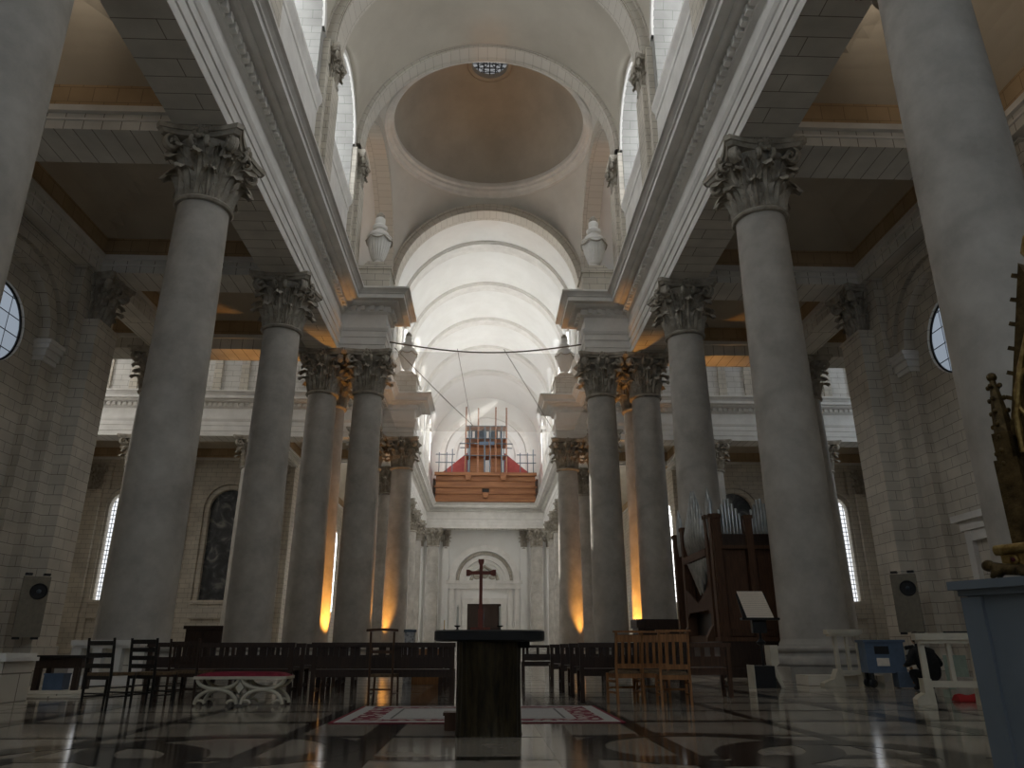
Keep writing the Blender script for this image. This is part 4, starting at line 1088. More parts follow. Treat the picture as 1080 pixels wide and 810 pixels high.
# ---- scrollwork seat with crimson cushion
t = thing('scroll_bench', 'low white scrollwork bench with a crimson cushion at the left', 'bench', (-3.42, 12.5, 0))
for fy in (-0.2, 0.2):
    for cx in (-0.33, 0.33):
        b = MB()
        b.tube([(cx+0.30*math.cos(a), fy, 0.025+0.2*abs(math.sin(a))) for a in [PI*i/16 for i in range(17)]], 0.026, 8)
        b.tube([(cx+0.30*math.cos(a), fy, 0.37-0.14*abs(math.sin(a))) for a in [PI*i/16 for i in range(17)]], 0.026, 8)
        for q in (-1, 1):
            b.tube([(cx+q*(0.30-0.07*(1-math.cos(k*0.6))), fy, 0.03+0.05*math.sin(k*0.6)) for k in range(6)], 0.02, 6)
        b.build('scroll_leg', M['cream'], t, True)
    b = MB(); b.prism([(-0.06, 0.25), (0, 0.17), (0.06, 0.25), (0, 0.34)], lambda u, v, s: (u, fy-0.02+0.04*s, v)); b.build('lozenge', M['cream'], t)
for cx in (-0.33, 0.33):
    b = MB(); b.tube([(cx, -0.2, 0.225), (cx, 0.2, 0.225)], 0.02, 8); b.build('stretcher', M['cream'], t, True)
b = MB(); b.box(-0.67, 0.67, -0.25, 0.25, 0.365, 0.405); b.build('seat_frame', M['cream'], t)
b = MB(); P = []
for i in range(25):
    u = -1+2*i/24; P.append([(0.66*u, 0.245*v, 0.405+0.06*(1-abs(u)**8)*(1-abs(v)**6)) for v in [-1+2*j/10 for j in range(11)]])
b.grid(P); b.build('cushion', M['red'], t, True)

# ---- tall prayer chair
t = thing('prayer_chair', 'slender brown prayer chair with a wide arm rail, before the front left bench', 'chair', (-1.40, 12.45, 0), -0.12)
for sx in (-1, 1):
    b = MB(); b.tube([(sx*0.17, 0, 0), (sx*0.175, -0.01, 0.4), (sx*0.18, -0.04, 1.03)], [0.015, 0.018, 0.016], 8); b.build('back_post', M['midwood'], t, True)
    b = MB(); b.tube([(sx*0.19, 0.34, 0), (sx*0.18, 0.34, 0.4)], 0.016, 8); b.build('leg', M['midwood'], t, True)
    b = MB(); b.tube([(sx*0.17, 0, 0.15), (sx*0.19, 0.34, 0.15)], 0.01, 6); b.build('stretcher', M['midwood'], t, True)
b = MB(); P = [[(-0.235+0.47*i/12, -0.06+dy-0.03*math.sin(PI*i/12), 1.03+0.012*math.sin(PI*i/12)+dz) for (dy, dz) in ((-0.05, 0), (0.05, 0), (0.05, 0.035), (-0.05, 0.035), (-0.05, 0))] for i in range(13)]
b.grid(P); b.build('arm_rail', M['midwood'], t)
b = MB(); b.box(-0.17, 0.17, -0.03, -0.005, 0.72, 0.76); b.box(-0.17, 0.17, 0.0, 0.02, 0.2, 0.225); b.build('cross_rail', M['midwood'], t)
b = MB(); b.box(-0.19, 0.19, 0.0, 0.36, 0.39, 0.425); b.build('seat', M['straw'], t)

# ---- honey oak chairs on the right
def honey_chair(loc, rz, label):
    t = thing('chair', label, 'chair', loc, rz, 'honey oak chairs'); mt = M['honey']; x = 0.21
    for sx in (-1, 1):
        b = MB(); b.bar((sx*x, -0.03, 0), (sx*x, 0.0, 0.44), 0.036, 0.042); b.bar((sx*x, 0.0, 0.44), (sx*x, -0.07, 1.03), 0.034, 0.038); b.build('back_post', mt, t)
        b = MB(); b.bar((sx*(x+0.01), 0.40, 0), (sx*(x+0.01), 0.39, 0.43), 0.036, 0.036); b.build('leg', mt, t)
        for z in (0.14, 0.3):
            b = MB(); b.box(sx*x-0.01, sx*x+0.01, 0, 0.39, z, z+0.03); b.build('stretcher', mt, t)
    b = MB(); b.box(-x-0.045, x+0.045, -0.11, -0.04, 1.02, 1.05); b.build('top_rail', mt, t)
    b = MB(); b.box(-x, x, -0.07, -0.045, 0.88, 0.99); b.build('upper_rail', mt, t)
    b = MB(); b.box(-x, x, -0.03, -0.005, 0.50, 0.57); b.build('lower_rail', mt, t)
    for k in range(3):
        xx = -0.105+0.105*k; b = MB(); b.bar((xx, -0.02, 0.56), (xx, -0.058, 0.9), 0.045, 0.014); b.build('back_slat', mt, t)
    b = MB(); b.box(-x, x, -0.01, 0.40, 0.36, 0.425); b.build('seat_frame', mt, t)
    b = MB(); P = [[(0.225*u, 0.2+0.215*v, 0.425+0.05*(1-abs(u)**6)*(1-abs(v)**6)) for v in [-1+2*j/8 for j in range(9)]] for u in [-1+2*i/10 for i in range(11)]]
    b.grid(P); b.build('seat', M['straw'], t, True)
    b = MB(); b.box(-x, x, 0.36, 0.38, 0.2, 0.23); b.build('front_stretcher', mt, t)
    return t
honey_chair((2.37, 12.62, 0), 0.18, 'honey oak slat-back chair nearest the altar, standing by itself')
honey_chair((2.80, 12.80, 0), -0.03, 'honey oak chair in the middle, half hidden behind the right-hand one')
honey_chair((2.92, 11.95, 0), -0.08, 'honey oak chair on the right, foremost of the three')

# ---- choir organ
OX, OY = 7.3, 24.3
t = thing('pipe_organ', 'brown wooden choir organ with tin pipes beside the right-hand columns', 'organ', (OX, OY, 0))
mo = M['orgwood']
b = MB(); b.box(0.35, 3.6, 0.35, 4.9, 0.25, 4.1); b.build('case_body', mo, t)
b = MB(); b.box(-0.1, 3.7, -0.12, 5.1, 0, 0.25); b.box(-0.02, 3.7, -0.04, 5.05, 0.25, 1.0); b.build('base', M['dkwood'], t)
b = MB(); b.box(-0.08, 3.7, -0.1, 0.4, 1.0, 1.12); b.build('base_moulding', mo, t)
for x0 in (0.0, 1.05, 2.2):                                  # front posts
    b = MB(); b.box(x0, x0+0.22, -0.05, 0.3, 1.1, 4.85 if x0 == 0 else 4.7); b.box(x0-0.03, x0+0.25, -0.08, 0.32, 4.7, 4.8); b.build('post', mo, t)
for x0 in (0.22, 1.27):
    b = MB(); b.box(x0+0.03, x0+0.80, 0.12, 0.2, 1.15, 3.75); b.box(x0+0.1, x0+0.73, 0.08, 0.12, 1.35, 3.55); b.build('front_panel', mo, t)
    b = MB(); b.box(x0, x0+0.83, 0.0, 0.3, 3.75, 3.86); b.build('pipe_rail', mo, t)
    for k in range(7):
        x = x0+0.09+0.108*k; top = 5.42-0.16*abs(k-2.6); bz = 3.86
        b = MB(); b.lathe([(0.012, bz), (0.047, bz+0.42), (0.05, bz+0.45), (0.05, top-0.03), (0.04, top)], 14, (x, 0.15)); b.build('organ_pipe', M['tin'], t, True)
    b = MB(); b.box(x0, x0+0.83, 0.08, 0.1, 3.86, 4.22); b.build('pipe_foot_screen', M['dkwood'], t)
# side facing the nave
for y0, h in ((0.05, 4.85), (0.55, 4.9), (3.6, 4.95), (4.75, 4.85)):
    b = MB(); b.box(-0.04, 0.3, y0, y0+0.26, 1.0, h); b.box(-0.07, 0.32, y0-0.03, y0+0.29, h-0.12, h); b.build('post', mo, t)
b = MB(); b.box(-0.06, 0.25, 0.8, 3.6, 3.62, 3.86); b.build('side_rail', mo, t)
b = MB(); b.box(-0.02, 0.2, 0.8, 4.8, 1.0, 1.2); b.build('lower_side_rail', mo, t)
for k in range(9):                                           # tall pipes: a peak, and a lower peak beside the corner
    y = 0.95+0.3*k; top = 6.2-0.33*abs(k-4.6)
    b = MB(); b.lathe([(0.03, 3.86), (0.12, 4.2), (0.13, 4.24), (0.13, top-0.45), (0.02, top)], 14, (0.1, y)); b.build('organ_pipe', M['tin'], t, True)
for k in range(3):
    y = 0.18+0.17*k; top = 5.75-0.3*abs(k-1)
    b = MB(); b.lathe([(0.02, 4.0), (0.06, 4.3), (0.065, 4.33), (0.065, top-0.2), (0.015, top)], 12, (0.05, y)); b.build('organ_pipe', M['tin'], t, True)
for k in range(3):
    y = 4.0+0.2*k; top = 5.7-0.3*abs(k-1)
    b = MB(); b.lathe([(0.02, 4.0), (0.06, 4.3), (0.065, 4.33), (0.065, top-0.2), (0.015, top)], 12, (0.05, y)); b.build('organ_pipe', M['tin'], t, True)
for k in range(8):                                           # lower pipes ending in a V
    y = 1.0+0.33*k; bot = 2.35+0.28*abs(k-3.5)
    b = MB(); b.lathe([(0.02, bot), (0.12, bot+0.3), (0.12, 3.6)], 12, (0.12, y)); b.build('organ_pipe', M['tin'], t, True)
b = MB(); b.prism([(0.8, 2.75), (2.17, 2.2), (3.6, 2.75), (3.6, 1.8), (3.3, 1.95), (1.1, 1.95), (0.8, 1.8)], lambda u, v, s: (-0.03+0.05*s, u, v)); b.build('carved_apron', mo, t)
b = MB(); b.box(0.3, 0.36, 0.85, 3.5, 1.2, 1.9); b.build('opening_shade', M['blkwood'], t)  # black board stands in for the shade inside the recess below the apron
for y in (0.62, 3.7):
    b = MB(); b.prism([(0, 1.0), (-0.28, 1.0), (-0.26, 1.12), (0, 1.55)], lambda u, v, s: (u, y+0.24*s, v)); b.build('foot_bracket', mo, t)

# ---- lectern with music sheet, and what stands below
t = thing('music_stand', 'dark music stand holding an open cream sheet, in front of the organ', 'music stand', (6.38, 18.2, 0))
b = MB(); b.lathe([(0.16, 0), (0.16, 0.02), (0.03, 0.07), (0.025, 1.2)], 16); b.build('pole', M['black'], t, True)
b = MB(); b.lathe([(0.03, 0.85), (0.1, 0.9), (0.1, 0.93), (0.03, 1.0)], 14); b.build('knob', M['black'], t, True)
b = MB(); b.prism([(-0.42, 0), (0.44, 0), (0.44, 0.05), (-0.42, 0.05)], lambda u, v, s: (u, -0.14+0.16*s, 1.40+v)); b.build('ledge', M['blkwood'], t)
b = MB(); b.add([(-0.36, 0.0, 1.44), (0.32, 0.0, 1.44), (0.28, 0.22, 2.0), (-0.40, 0.22, 2.0), (-0.36, 0.02, 1.44), (0.32, 0.02, 1.44), (0.28, 0.24, 2.0), (-0.40, 0.24, 2.0)], [(0,1,2,3),(7,6,5,4),(0,4,5,1),(1,5,6,2),(2,6,7,3),(3,7,4,0)]); b.build('desk', M['blkwood'], t)
b = MB(); b.box(-0.16, 0.16, -0.02, 0.1, 1.12, 1.4); b.build('bracket', M['black'], t)
b = MB(); b.add([(-0.27, -0.03, 1.455), (0.35, -0.03, 1.455), (0.22, 0.2, 2.05), (-0.38, 0.2, 2.05), (-0.27, -0.022, 1.455), (0.35, -0.022, 1.455), (0.22, 0.208, 2.05), (-0.38, 0.208, 2.05)], [(0,1,2,3),(7,6,5,4),(0,4,5,1),(1,5,6,2),(2,6,7,3),(3,7,4,0)])
tag(b.build('music_sheet', M['sheet']), 'cream sheet of music leaning on the dark stand', 'sheet music').location = (6.38, 18.2*KY, 0)
t = thing('moulded_chair', 'small chair with a bent cream back, below the music stand', 'chair', (6.17, 17.5, 0))
b = MB(); b.box(-0.24, 0.2, -0.02, 0.38, 0.0, 0.44); b.build('seat_box', M['black'], t)
b = MB(); P = []
for i in range(15):
    z = 0.86*i/14; x = 0.33-0.17*(z/0.86)**0.7 if z > 0.4 else 0.36-0.25*(z)**1.0
    x = 0.32-0.16*math.sin(min(1, z/0.55)*PI/2)
    P.append([(x+dx, yy, z) for (dx, yy) in ((0, 0.02), (0.09 if z < 0.45 else 0.17, 0.02), (0.09 if z < 0.45 else 0.17, 0.36), (0, 0.36), (0, 0.02))])
b.grid(P); b.build('bent_back', M['cream'], t)
b = MB(); b.box(-0.27, -0.24, -0.02, 0.38, 0, 0.46); b.build('pale_leg', M['cream'], t)

# ---- fragments of cream altar rail
def rail_piece(x, y, rz, L, F, H, label, posts):
    """top slab of length L, foot of length F, square posts and scrolled end feet"""
    t = thing('altar_rail', label, 'altar rail', (x, y, 0), rz, 'cream altar rail pieces'); mt = M['cream']
    b = MB(); b.box(-L/2, L/2, -0.13, 0.13, H-0.10, H); b.box(-L/2+0.04, L/2-0.04, -0.1, 0.1, H-0.15, H-0.10); b.build('handrail', mt, t)
    b = MB(); b.box(posts[0], posts[-1], -0.06, 0.06, 0.24, 0.33); b.build('lower_rail', mt, t)
    for i, px in enumerate(posts):
        w0 = 0.06 if i == 1 else 0.085
        b = MB(); b.prism([(px-w0/2, 0.05 if i != 1 else 0.3), (px+w0/2, 0.05 if i != 1 else 0.3), (px+w0*0.42, H-0.15), (px-w0*0.42, H-0.15)], lambda u, v, s: (u, -0.05+0.1*s, v)); b.build('post', mt, t)
    for q, px in ((-1, posts[0]), (1, posts[-1])):
        o = (F-(posts[-1]-posts[0]))/2
        b = MB(); b.prism([(px-q*0.05, 0), (px+q*o, 0), (px+q*o, 0.07), (px+q*o*0.75, 0.12), (px+q*o*0.4, 0.16), (px+q*0.08, 0.36), (px-q*0.03, 0.36)], lambda u, v, s: (u, -0.14+0.28*s, v)); b.build('scrolled_foot', mt, t)
    return t
rail_piece(8.28, 18.2, -0.06, 0.78, 1.3, 1.2, 'cream stone rail section beside the second right column', (-0.2, 0.05, 0.3))
rail_piece(7.16, 12.2, -0.28, 0.86, 1.12, 1.01, 'cream stone rail section at the right, a cable looped over its top', (-0.34, 0.03, 0.36))
b = MB(); b.tube([(x, y*KY, z) for x, y, z in ((7.16, 12.19, 1.025), (7.45, 12.08, 1.025), (7.60, 11.93, 0.98), (7.58, 11.85, 0.85), (7.42, 11.85, 0.8), (7.52, 11.84, 0.7), (7.56, 11.84, 0.3), (7.55, 11.8, 0.02), (7.3, 11.72, 0.015))], 0.013, 6)
tag(b.build('cable', M['black'], None, True), 'black cable hanging over the right-hand cream rail', 'cable')
b = MB(); b.box(7.45, 9.2, 17.65, 18.35, 0, 0.22); tag(b.build('stone_step', M['ash']), 'brownish stone step behind the cream rail beside the column', 'step')
t = thing('green_board', 'pale green board standing behind the right-hand cream rail', 'board', (8.35, 14.05, 0))
b = MB(); b.box(-0.2, 0.2, 0, 0.02, 0.12, 0.68); b.build('panel', M['greenb'], t)
for x0 in (-0.2, 0.17):
    b = MB(); b.box(x0, x0+0.03, 0.0, 0.2, 0, 0.12); b.build('foot', M['greenb'], t)
b = MB(); P = [[(7.62+0.34*i/10, 12.3+0.25*j/6, 0.005+0.11*math.sin(PI*j/6)*(0.9+0.1*math.sin(i*0.8))) for j in range(7)] for i in range(11)]
b.grid(P); b.add([P[0][j] for j in range(7)], [tuple(range(7))]); b.add([P[-1][j] for j in range(7)], [tuple(range(7))])
tag(b.build('red_cloth', M['redcl'], None, True), 'folded red cloth on the floor behind the right-hand rail', 'cloth')

# ---- blue cart
t = thing('equipment_cart', 'blue equipment cart with papers stuck on it, between the two rail sections', 'cart', (8.86, 17.3, 0), -0.2)
b = MB(); b.box(-0.5, 0.28, 0, 0.55, 0.3, 0.92); b.build('body', M['bluecart'], t)
b = MB(); b.box(-0.54, 0.32, -0.04, 0.6, 0.92, 0.97); b.build('top', M['bluecart'], t)
b = MB(); b.box(0.05, 0.42, -0.1, 0.3, 0.02, 0.32); b.build('lower_box', M['bluecart'], t)
b = MB(); b.box(-0.3, -0.05, -0.012, 0, 0.44, 0.6); b.build('paper', M['paper'], t)
b = MB(); b.box(-0.32, -0.03, -0.02, 0, 0.68, 0.84); b.build('dark_panel', M['black'], t)
b = MB(); b.tube([(0.34, -0.06, 0.05), (0.34, -0.06, 0.86)], 0.03, 8); b.build('post', M['tin'], t, True)
for z, r in ((0.25, 0.05), (0.5, 0.06), (0.62, 0.045), (0.8, 0.04)):
    b = MB(); b.tube([(0.28, -0.08, z), (0.46, -0.08, z+0.03)], r, 8); b.build('valve', M['black'], t, True)
b = MB(); b.tube([(0.33, -0.1, 0.42), (0.36, -0.12, 0.3), (0.35, -0.1, 0.1)], 0.03, 6); b.build('hose', M['honey'], t, True)
for x, y in ((-0.42, 0.08), (-0.42, 0.48), (0.2, 0.48)):
    b = MB(); b.lathe([(0.07, -0.03), (0.09, -0.02), (0.09, 0.02), (0.07, 0.03)], 16); b.xf(Matrix.Translation((x, y, 0.09)) @ Matrix.Rotation(PI/2, 4, 'X')); b.build('wheel', M['black'], t, True)
    b = MB(); b.box(x-0.03, x+0.03, y-0.06, y+0.06, 0.12, 0.3); b.build('caster_fork', M['black'], t)

# ---- crouching person in a dark coat
def skin_body(name, verts, edges, radii, mat, root=0, parent=None, lev=2):
    me = bpy.data.meshes.new(name); me.from_pydata(verts, edges, []); me.materials.append(mat)
    o = bpy.data.objects.new(name, me); COL.objects.link(o)
    o.modifiers.new('skin', 'SKIN'); sv = me.skin_vertices[0].data
    for i, r in enumerate(radii):
        sv[i].radius = (r, r) if not isinstance(r, tuple) else r; sv[i].use_root = (i == root)
    o.modifiers['skin'].use_smooth_shade = True
    s_ = o.modifiers.new('sub', 'SUBSURF'); s_.levels = lev; s_.render_levels = lev
    if parent: o.parent = parent
    return o
p = thing('person', 'person in a dark coat crouching behind the right-hand cream rail, seen from behind', 'person', (9.0, 16.1, 0), 0.1)
V = [(0, 0.0, 0.30), (0, 0.03, 0.48), (0, 0.1, 0.64), (0, 0.2, 0.76), (0, 0.24, 0.83), (0, 0.27, 0.93),
     (-0.11, 0.03, 0.28), (-0.17, 0.36, 0.36), (-0.15, 0.2, 0.06), (-0.15, 0.36, 0.04),
     (0.11, 0.03, 0.28), (0.17, 0.36, 0.36), (0.15, 0.2, 0.06), (0.15, 0.36, 0.04),
     (-0.19, 0.17, 0.72), (-0.37, 0.10, 0.50), (-0.24, 0.38, 0.47), (-0.19, 0.45, 0.47),
     (0.19, 0.17, 0.72), (0.36, 0.12, 0.48), (0.24, 0.38, 0.47), (0.19, 0.45, 0.47)]
E_ = [(0, 1), (1, 2), (2, 3), (3, 4), (4, 5), (0, 6), (6, 7), (7, 8), (8, 9), (0, 10), (10, 11), (11, 12), (12, 13), (3, 14), (14, 15), (15, 16), (16, 17), (3, 18), (18, 19), (19, 20), (20, 21)]
Rr = [(0.25, 0.19), (0.25, 0.19), (0.25, 0.17), (0.20, 0.12), 0.055, 0.06, 0.11, 0.075, 0.05, 0.04, 0.11, 0.075, 0.05, 0.04, 0.085, 0.06, 0.045, 0.035, 0.085, 0.06, 0.045, 0.035]
body = skin_body('body', V, E_, Rr, M['coat'], 0, p)
b = MB(); b.sphere((0, 0.30, 0.985), 0.098, 24, 18, 0.8, 0.98, 1.2); b.sphere((0, 0.402, 0.97), 0.018, 8, 6, 0.7, 1, 1.3)
for q in (-1, 1): b.sphere((q*0.08, 0.29, 0.975), 0.025, 8, 6, 0.4, 0.8, 1.2)
hd = b.build('head', M['skin'], p, True)
b = MB(); b.sphere((0, 0.278, 1.005), 0.108, 24, 18, 0.82, 0.95, 1.12); b.build('hair', M['hair'], p, True)
for q in (-1, 1):
    hv = [(0, 0, 0), (0, 0.03, 0), (0.022*q, 0.05, 0.004), (0.008*q, 0.055, 0.006), (-0.008*q, 0.054, 0.004), (-0.022*q, 0.048, 0)]; he = [(0, 1), (1, 2), (1, 3), (1, 4), (1, 5)]; hr = [0.022, 0.026, 0.012, 0.012, 0.012, 0.011]
    for i, (dx, L) in enumerate(((0.022, 0.07), (0.008, 0.08), (-0.008, 0.075), (-0.022, 0.058))):
        base = 2+i; k = len(hv); hv += [(dx*q*1.1, 0.05+L*0.5, -0.006), (dx*q*1.1, 0.05+L*0.8, -0.028)]; he += [(base, k), (k, k+1)]; hr += [0.009, 0.008]
    k = len(hv); hv += [(-0.035*q, 0.03, -0.01), (-0.045*q, 0.06, -0.02)]; he += [(1, k), (k, k+1)]; hr += [0.011, 0.009]
    ho = skin_body('hand', hv, he, hr, M['skin'], 0, p, 1); ho.location = (q*0.17, 0.45, 0.47)

# ---- loudspeakers on the aisle pilasters
def speaker(x, y, z, rz, label):
    t = thing('loudspeaker', label, 'loudspeaker', (x, y, z), rz, 'tan loudspeaker columns')
    b = MB(); b.box(-0.45, 0.45, 0, 0.3, 0, 2.2); b.build('cabinet', M['grille'], t)
    b = MB()
    b.lathe([(0.30, 0.0), (0.28, 0.03), (0.2, -0.02), (0.08, -0.05)], 28); b.xf(Matrix.Translation((0.12, -0.01, 1.65)) @ Matrix.Rotation(PI/2, 4, 'X')); o = b.build('cone', M['black'], t, True)
    b = MB(); b.sphere((0.12, -0.02, 1.65), 0.08, 12, 8); b.build('dust_cap', M['steel'], o, True)
    for xx in (-0.3, 0.3):
        for zz in (2.25, -0.08):
            b = MB(); b.box(xx-0.12, xx+0.12, 0.05, 0.34, zz, zz+0.08); b.build('bracket', M['black'], t)
speaker(-16.98, 31.0, 1.2, 0.6, 'tan loudspeaker column with a round black cone on the left wall pilaster')
speaker(16.75, 31.0, 1.4, -0.6, 'tan loudspeaker column with a round black cone on the right wall pilaster')

# ---- blue plinth with reliquary, right foreground
C0 = Vector((2.155, 3.17, 0)); rz = math.atan2(-0.91, 0.42)
t = thing('display_plinth', 'blue-grey painted plinth at the right edge of the foreground', 'plinth', C0, rz, None, 1)
b = MB(); b.box(0.02, 0.70, 0.02, 0.55, 0, 1.0); b.build('body', M['blue'], t)
b = MB(); b.box(-0.03, 0.75, -0.03, 0.6, 1.015, 1.05); b.box(-0.005, 0.72, -0.005, 0.57, 0.99, 1.015); b.build('top', M['blue'], t)
for x0, x1, z0, z1 in ((0.0, 0.085, 0, 0.985), (0.62, 0.70, 0, 0.985)):
    b = MB(); b.box(x0, x1, 0.0, 0.025, z0, z1); b.build('stile', M['blue'], t)
t = thing('reliquary', 'gilded gothic shrine on the blue plinth, cut by the right edge', 'reliquary', (C0.x, C0.y, 1.05), rz, None, 1)
gx0 = 0.165
b = MB(); b.box(gx0-0.02, 0.70, 0.1, 0.44, 0.055, 0.1); b.build('base', M['gold'], t)
b = MB(); b.tube([(gx0-0.03, 0.09, 0.12), (0.72, 0.09, 0.12)], 0.022, 10); b.box(gx0-0.03, 0.72, 0.09, 0.46, 0.1, 0.135); b.build('base_moulding', M['gold'], t, True)
for k, xx in enumerate((gx0+0.035, gx0+0.1, gx0+0.165, gx0+0.23, gx0+0.295)):
    b = MB(); b.lathe([(0.019, 0), (0.019, 0.012), (0.013, 0.016)], 16); b.xf(Matrix.Translation((xx, 0.1, 0.077)) @ Matrix.Rotation(PI/2, 4, 'X')); st = b.build('jewel_setting', M['gold'], t, True)
    b = MB(); b.sphere((xx, 0.09, 0.077), 0.012, 12, 8); b.build('jewel', M['garnet'] if k % 2 == 0 else M['topaz'], st, True)
b = MB(); b.box(gx0+0.02, gx0+0.12, 0.13, 0.25, 0.135, 0.50); b.box(gx0+0.03, gx0+0.1, 0.14, 0.24, 0.50, 0.62); b.build('buttress', M['dkgold'], t)
b = MB(); b.lathe([(0.045, 0.56), (0.035, 0.70), (0.018, 0.83), (0.012, 0.87)], 8, (gx0+0.06, 0.19))
for z in (0.48, 0.54, 0.60, 0.66, 0.72, 0.78, 0.84):
    for a in range(4):
        r = 0.058-(z-0.48)*0.09; b.sphere((gx0+0.06+r*math.cos(a*PI/2), 0.19+r*math.sin(a*PI/2), z), 0.012, 6, 5)
b.sphere((gx0+0.06, 0.19, 0.885), 0.022, 8, 6); b.build('pinnacle', M['dkgold'], t, True)
b = MB(); b.box(0.60, 0.70, 0.13, 0.25, 0.135, 0.50); b.box(0.61, 0.68, 0.14, 0.24, 0.50, 0.62); b.build('buttress', M['dkgold'], t)
b = MB(); b.lathe([(0.045, 0.56), (0.035, 0.70), (0.018, 0.83), (0.012, 0.87)], 8, (0.64, 0.19)); b.sphere((0.64, 0.19, 0.885), 0.022, 8, 6); b.build('pinnacle', M['dkgold'], t, True)
b = MB(); b.lathe([(0.02, 1.30), (0.03, 1.36), (0.015, 1.40), (0.035, 1.44), (0.01, 1.52)], 10, ((gx0+0.75)/2, 0.29)); b.build('finial', M['gold'], t, True)
b = MB(); b.prism([(gx0+0.17, 0.2), (0.58, 0.2), (0.58, 0.66), (0.53, 0.84), ((gx0+0.75)/2, 1.02), (gx0+0.22, 0.84), (gx0+0.17, 0.66)], lambda u, v, q: (u, 0.168+0.008*q, v)); b.build('niche_panel', M['gold'], t)
b = MB(); b.box(gx0+0.11, 0.66, 0.18, 0.40, 0.135, 0.7); b.build('shrine_body', M['dkgold'], t)
b = MB(); b.prism([(gx0+0.11, 0.72), (0.66, 0.72), (0.66, 0.8), (gx0+0.275, 1.35), (gx0+0.11, 0.8)] if False else [(gx0+0.09, 0.60), (0.66, 0.60), ((gx0+0.75)/2, 1.35)], lambda u, v, s: (u, (0.17, 0.42)[s], v)); b.build('gable', M['dkgold'], t)
gm = (gx0+0.75)/2
for k in range(7):
    b = MB(); f_ = (k+0.5)/7; b.bar((gx0+0.09+(gm-gx0-0.09)*f_, 0.2, 0.60+0.75*f_), (gx0+0.09+(gm-gx0-0.09)*f_-0.035, 0.2, 0.60+0.75*f_+0.02), 0.018); b.build('crocket', M['dkgold'], t)
b = MB(); b.tube([(gx0+0.13, 0.165, 0.52), (gx0+0.14, 0.165, 0.68), (gx0+0.2, 0.165, 0.88), (gm, 0.165, 1.1), (0.6, 0.165, 0.88), (0.64, 0.165, 0.68), (0.65, 0.165, 0.52)], 0.014, 8); b.tube([(gm+0.14*math.cos(a), 0.165, 0.75+0.14*math.sin(a)) for a in [2*PI*i/20 for i in range(21)]], 0.009, 6); b.build('tracery', M['gold'], t, True)
# lion feet carrying the base: body, head with muzzle and ears, four legs, tail
def lion_foot(dx, dy):
    lv = [(0.275, 0.16, 0.034), (0.22, 0.16, 0.036), (0.165, 0.155, 0.046), (0.135, 0.15, 0.060), (0.108, 0.145, 0.054),
          (0.16, 0.13, 0.02), (0.15, 0.13, 0.006), (0.16, 0.18, 0.02), (0.15, 0.18, 0.006), (0.275, 0.13, 0.02), (0.27, 0.13, 0.006), (0.275, 0.19, 0.02), (0.27, 0.19, 0.006), (0.31, 0.16, 0.035), (0.32, 0.16, 0.012),
          (0.142, 0.128, 0.078), (0.142, 0.172, 0.078)]
    lv = [(x+dx, y+dy, z) for x, y, z in lv]
    le = [(0, 1), (1, 2), (2, 3), (3, 4), (2, 5), (5, 6), (2, 7), (7, 8), (0, 9), (9, 10), (0, 11), (11, 12), (0, 13), (13, 14), (3, 15), (3, 16)]
    lr = [0.026, 0.025, 0.027, 0.024, 0.012, 0.012, 0.01, 0.012, 0.01, 0.014, 0.01, 0.014, 0.01, 0.008, 0.006, 0.008, 0.008]
    return skin_body('lion_support', lv, le, lr, M['dkgold'], 1, t)
lion_foot(-0.035, -0.075); lion_foot(0.30, -0.04)

# ---- left background: balustrade, table, boxes
t = thing('balustrade', 'pale stone balustrade behind the black ladder-back chairs', 'balustrade', (-9.0, 19.6, 0))
b = MB(); b.box(-0.5, 1.1, -0.22, 0.22, 0, 0.2); b.build('plinth', M['ent'], t)
b = MB(); b.box(-0.5, 1.1, -0.2, 0.2, 0.86, 0.98); b.box(-0.47, 1.07, -0.15, 0.15, 0.8, 0.86); b.build('handrail', M['ent'], t)
for x in (-0.38, 0.1, 0.55, 0.98):
    b = MB(); b.box(x-0.11, x+0.11, -0.12, 0.12, 0.2, 0.8); b.build('post', M['ent'], t)
b = MB(); b.box(-0.45, 1.05, 0.06, 0.1, 0.2, 0.8); b.build('back_panel', M['ash'], t)
t = thing('side_table', 'dark wooden table at the far left against the aisle', 'table', (-7.85, 16.0, 0.06))
b = MB(); b.box(-0.55, 0.55, -0.3, 0.3, 0.56, 0.61); b.build('tabletop', M['blkwood'], t)
b = MB(); b.box(-0.42, 0.42, -0.22, 0.22, 0.38, 0.56); b.build('apron', M['dkwood'], t)
for sx in (-1, 1):
    for sy in (-1, 1):
        b = MB(); b.box(sx*0.36-0.05, sx*0.36+0.05, sy*0.2-0.05, sy*0.2+0.05, 0, 0.4); b.build('leg', M['dkwood'], t)
t = thing('storage_box', 'small blue box on the floor under the dark side table', 'box', (-7.86, 16.0, 0.06))
b = MB(); b.box(-0.26, 0.1, -0.13, 0.13, 0, 0.26); b.build('box', M['bluecart'], t)
b = MB(); b.box(-0.27, 0.11, -0.14, 0.14, 0.26, 0.29); b.build('lid', M['bluecart'], t)
b = MB(); b.box(-9.4, -6.6, 13.6, 16.8, 0, 0.035); b.box(-9.4, -6.75, 13.85, 16.8, 0.035, 0.06); tag(b.build('stone_step', M['ash']), 'low pale stone step under the table at the far left', 'step')
t = thing('pedestal', 'pale ashlar pedestal block at the far left edge, beside the dark table', 'pedestal', (-7.72, 12.9, 0))
b = MB(); b.box(-0.24, 0.5, 0, 0.8, 0, 0.6); b.build('block', M['ash'], t)
b = MB(); b.box(-0.28, 0.55, -0.05, 0.85, 0.6, 0.66); b.box(-0.26, 0.52, -0.02, 0.82, 0.66, 0.72); b.build('cap_moulding', M['ent'], t)
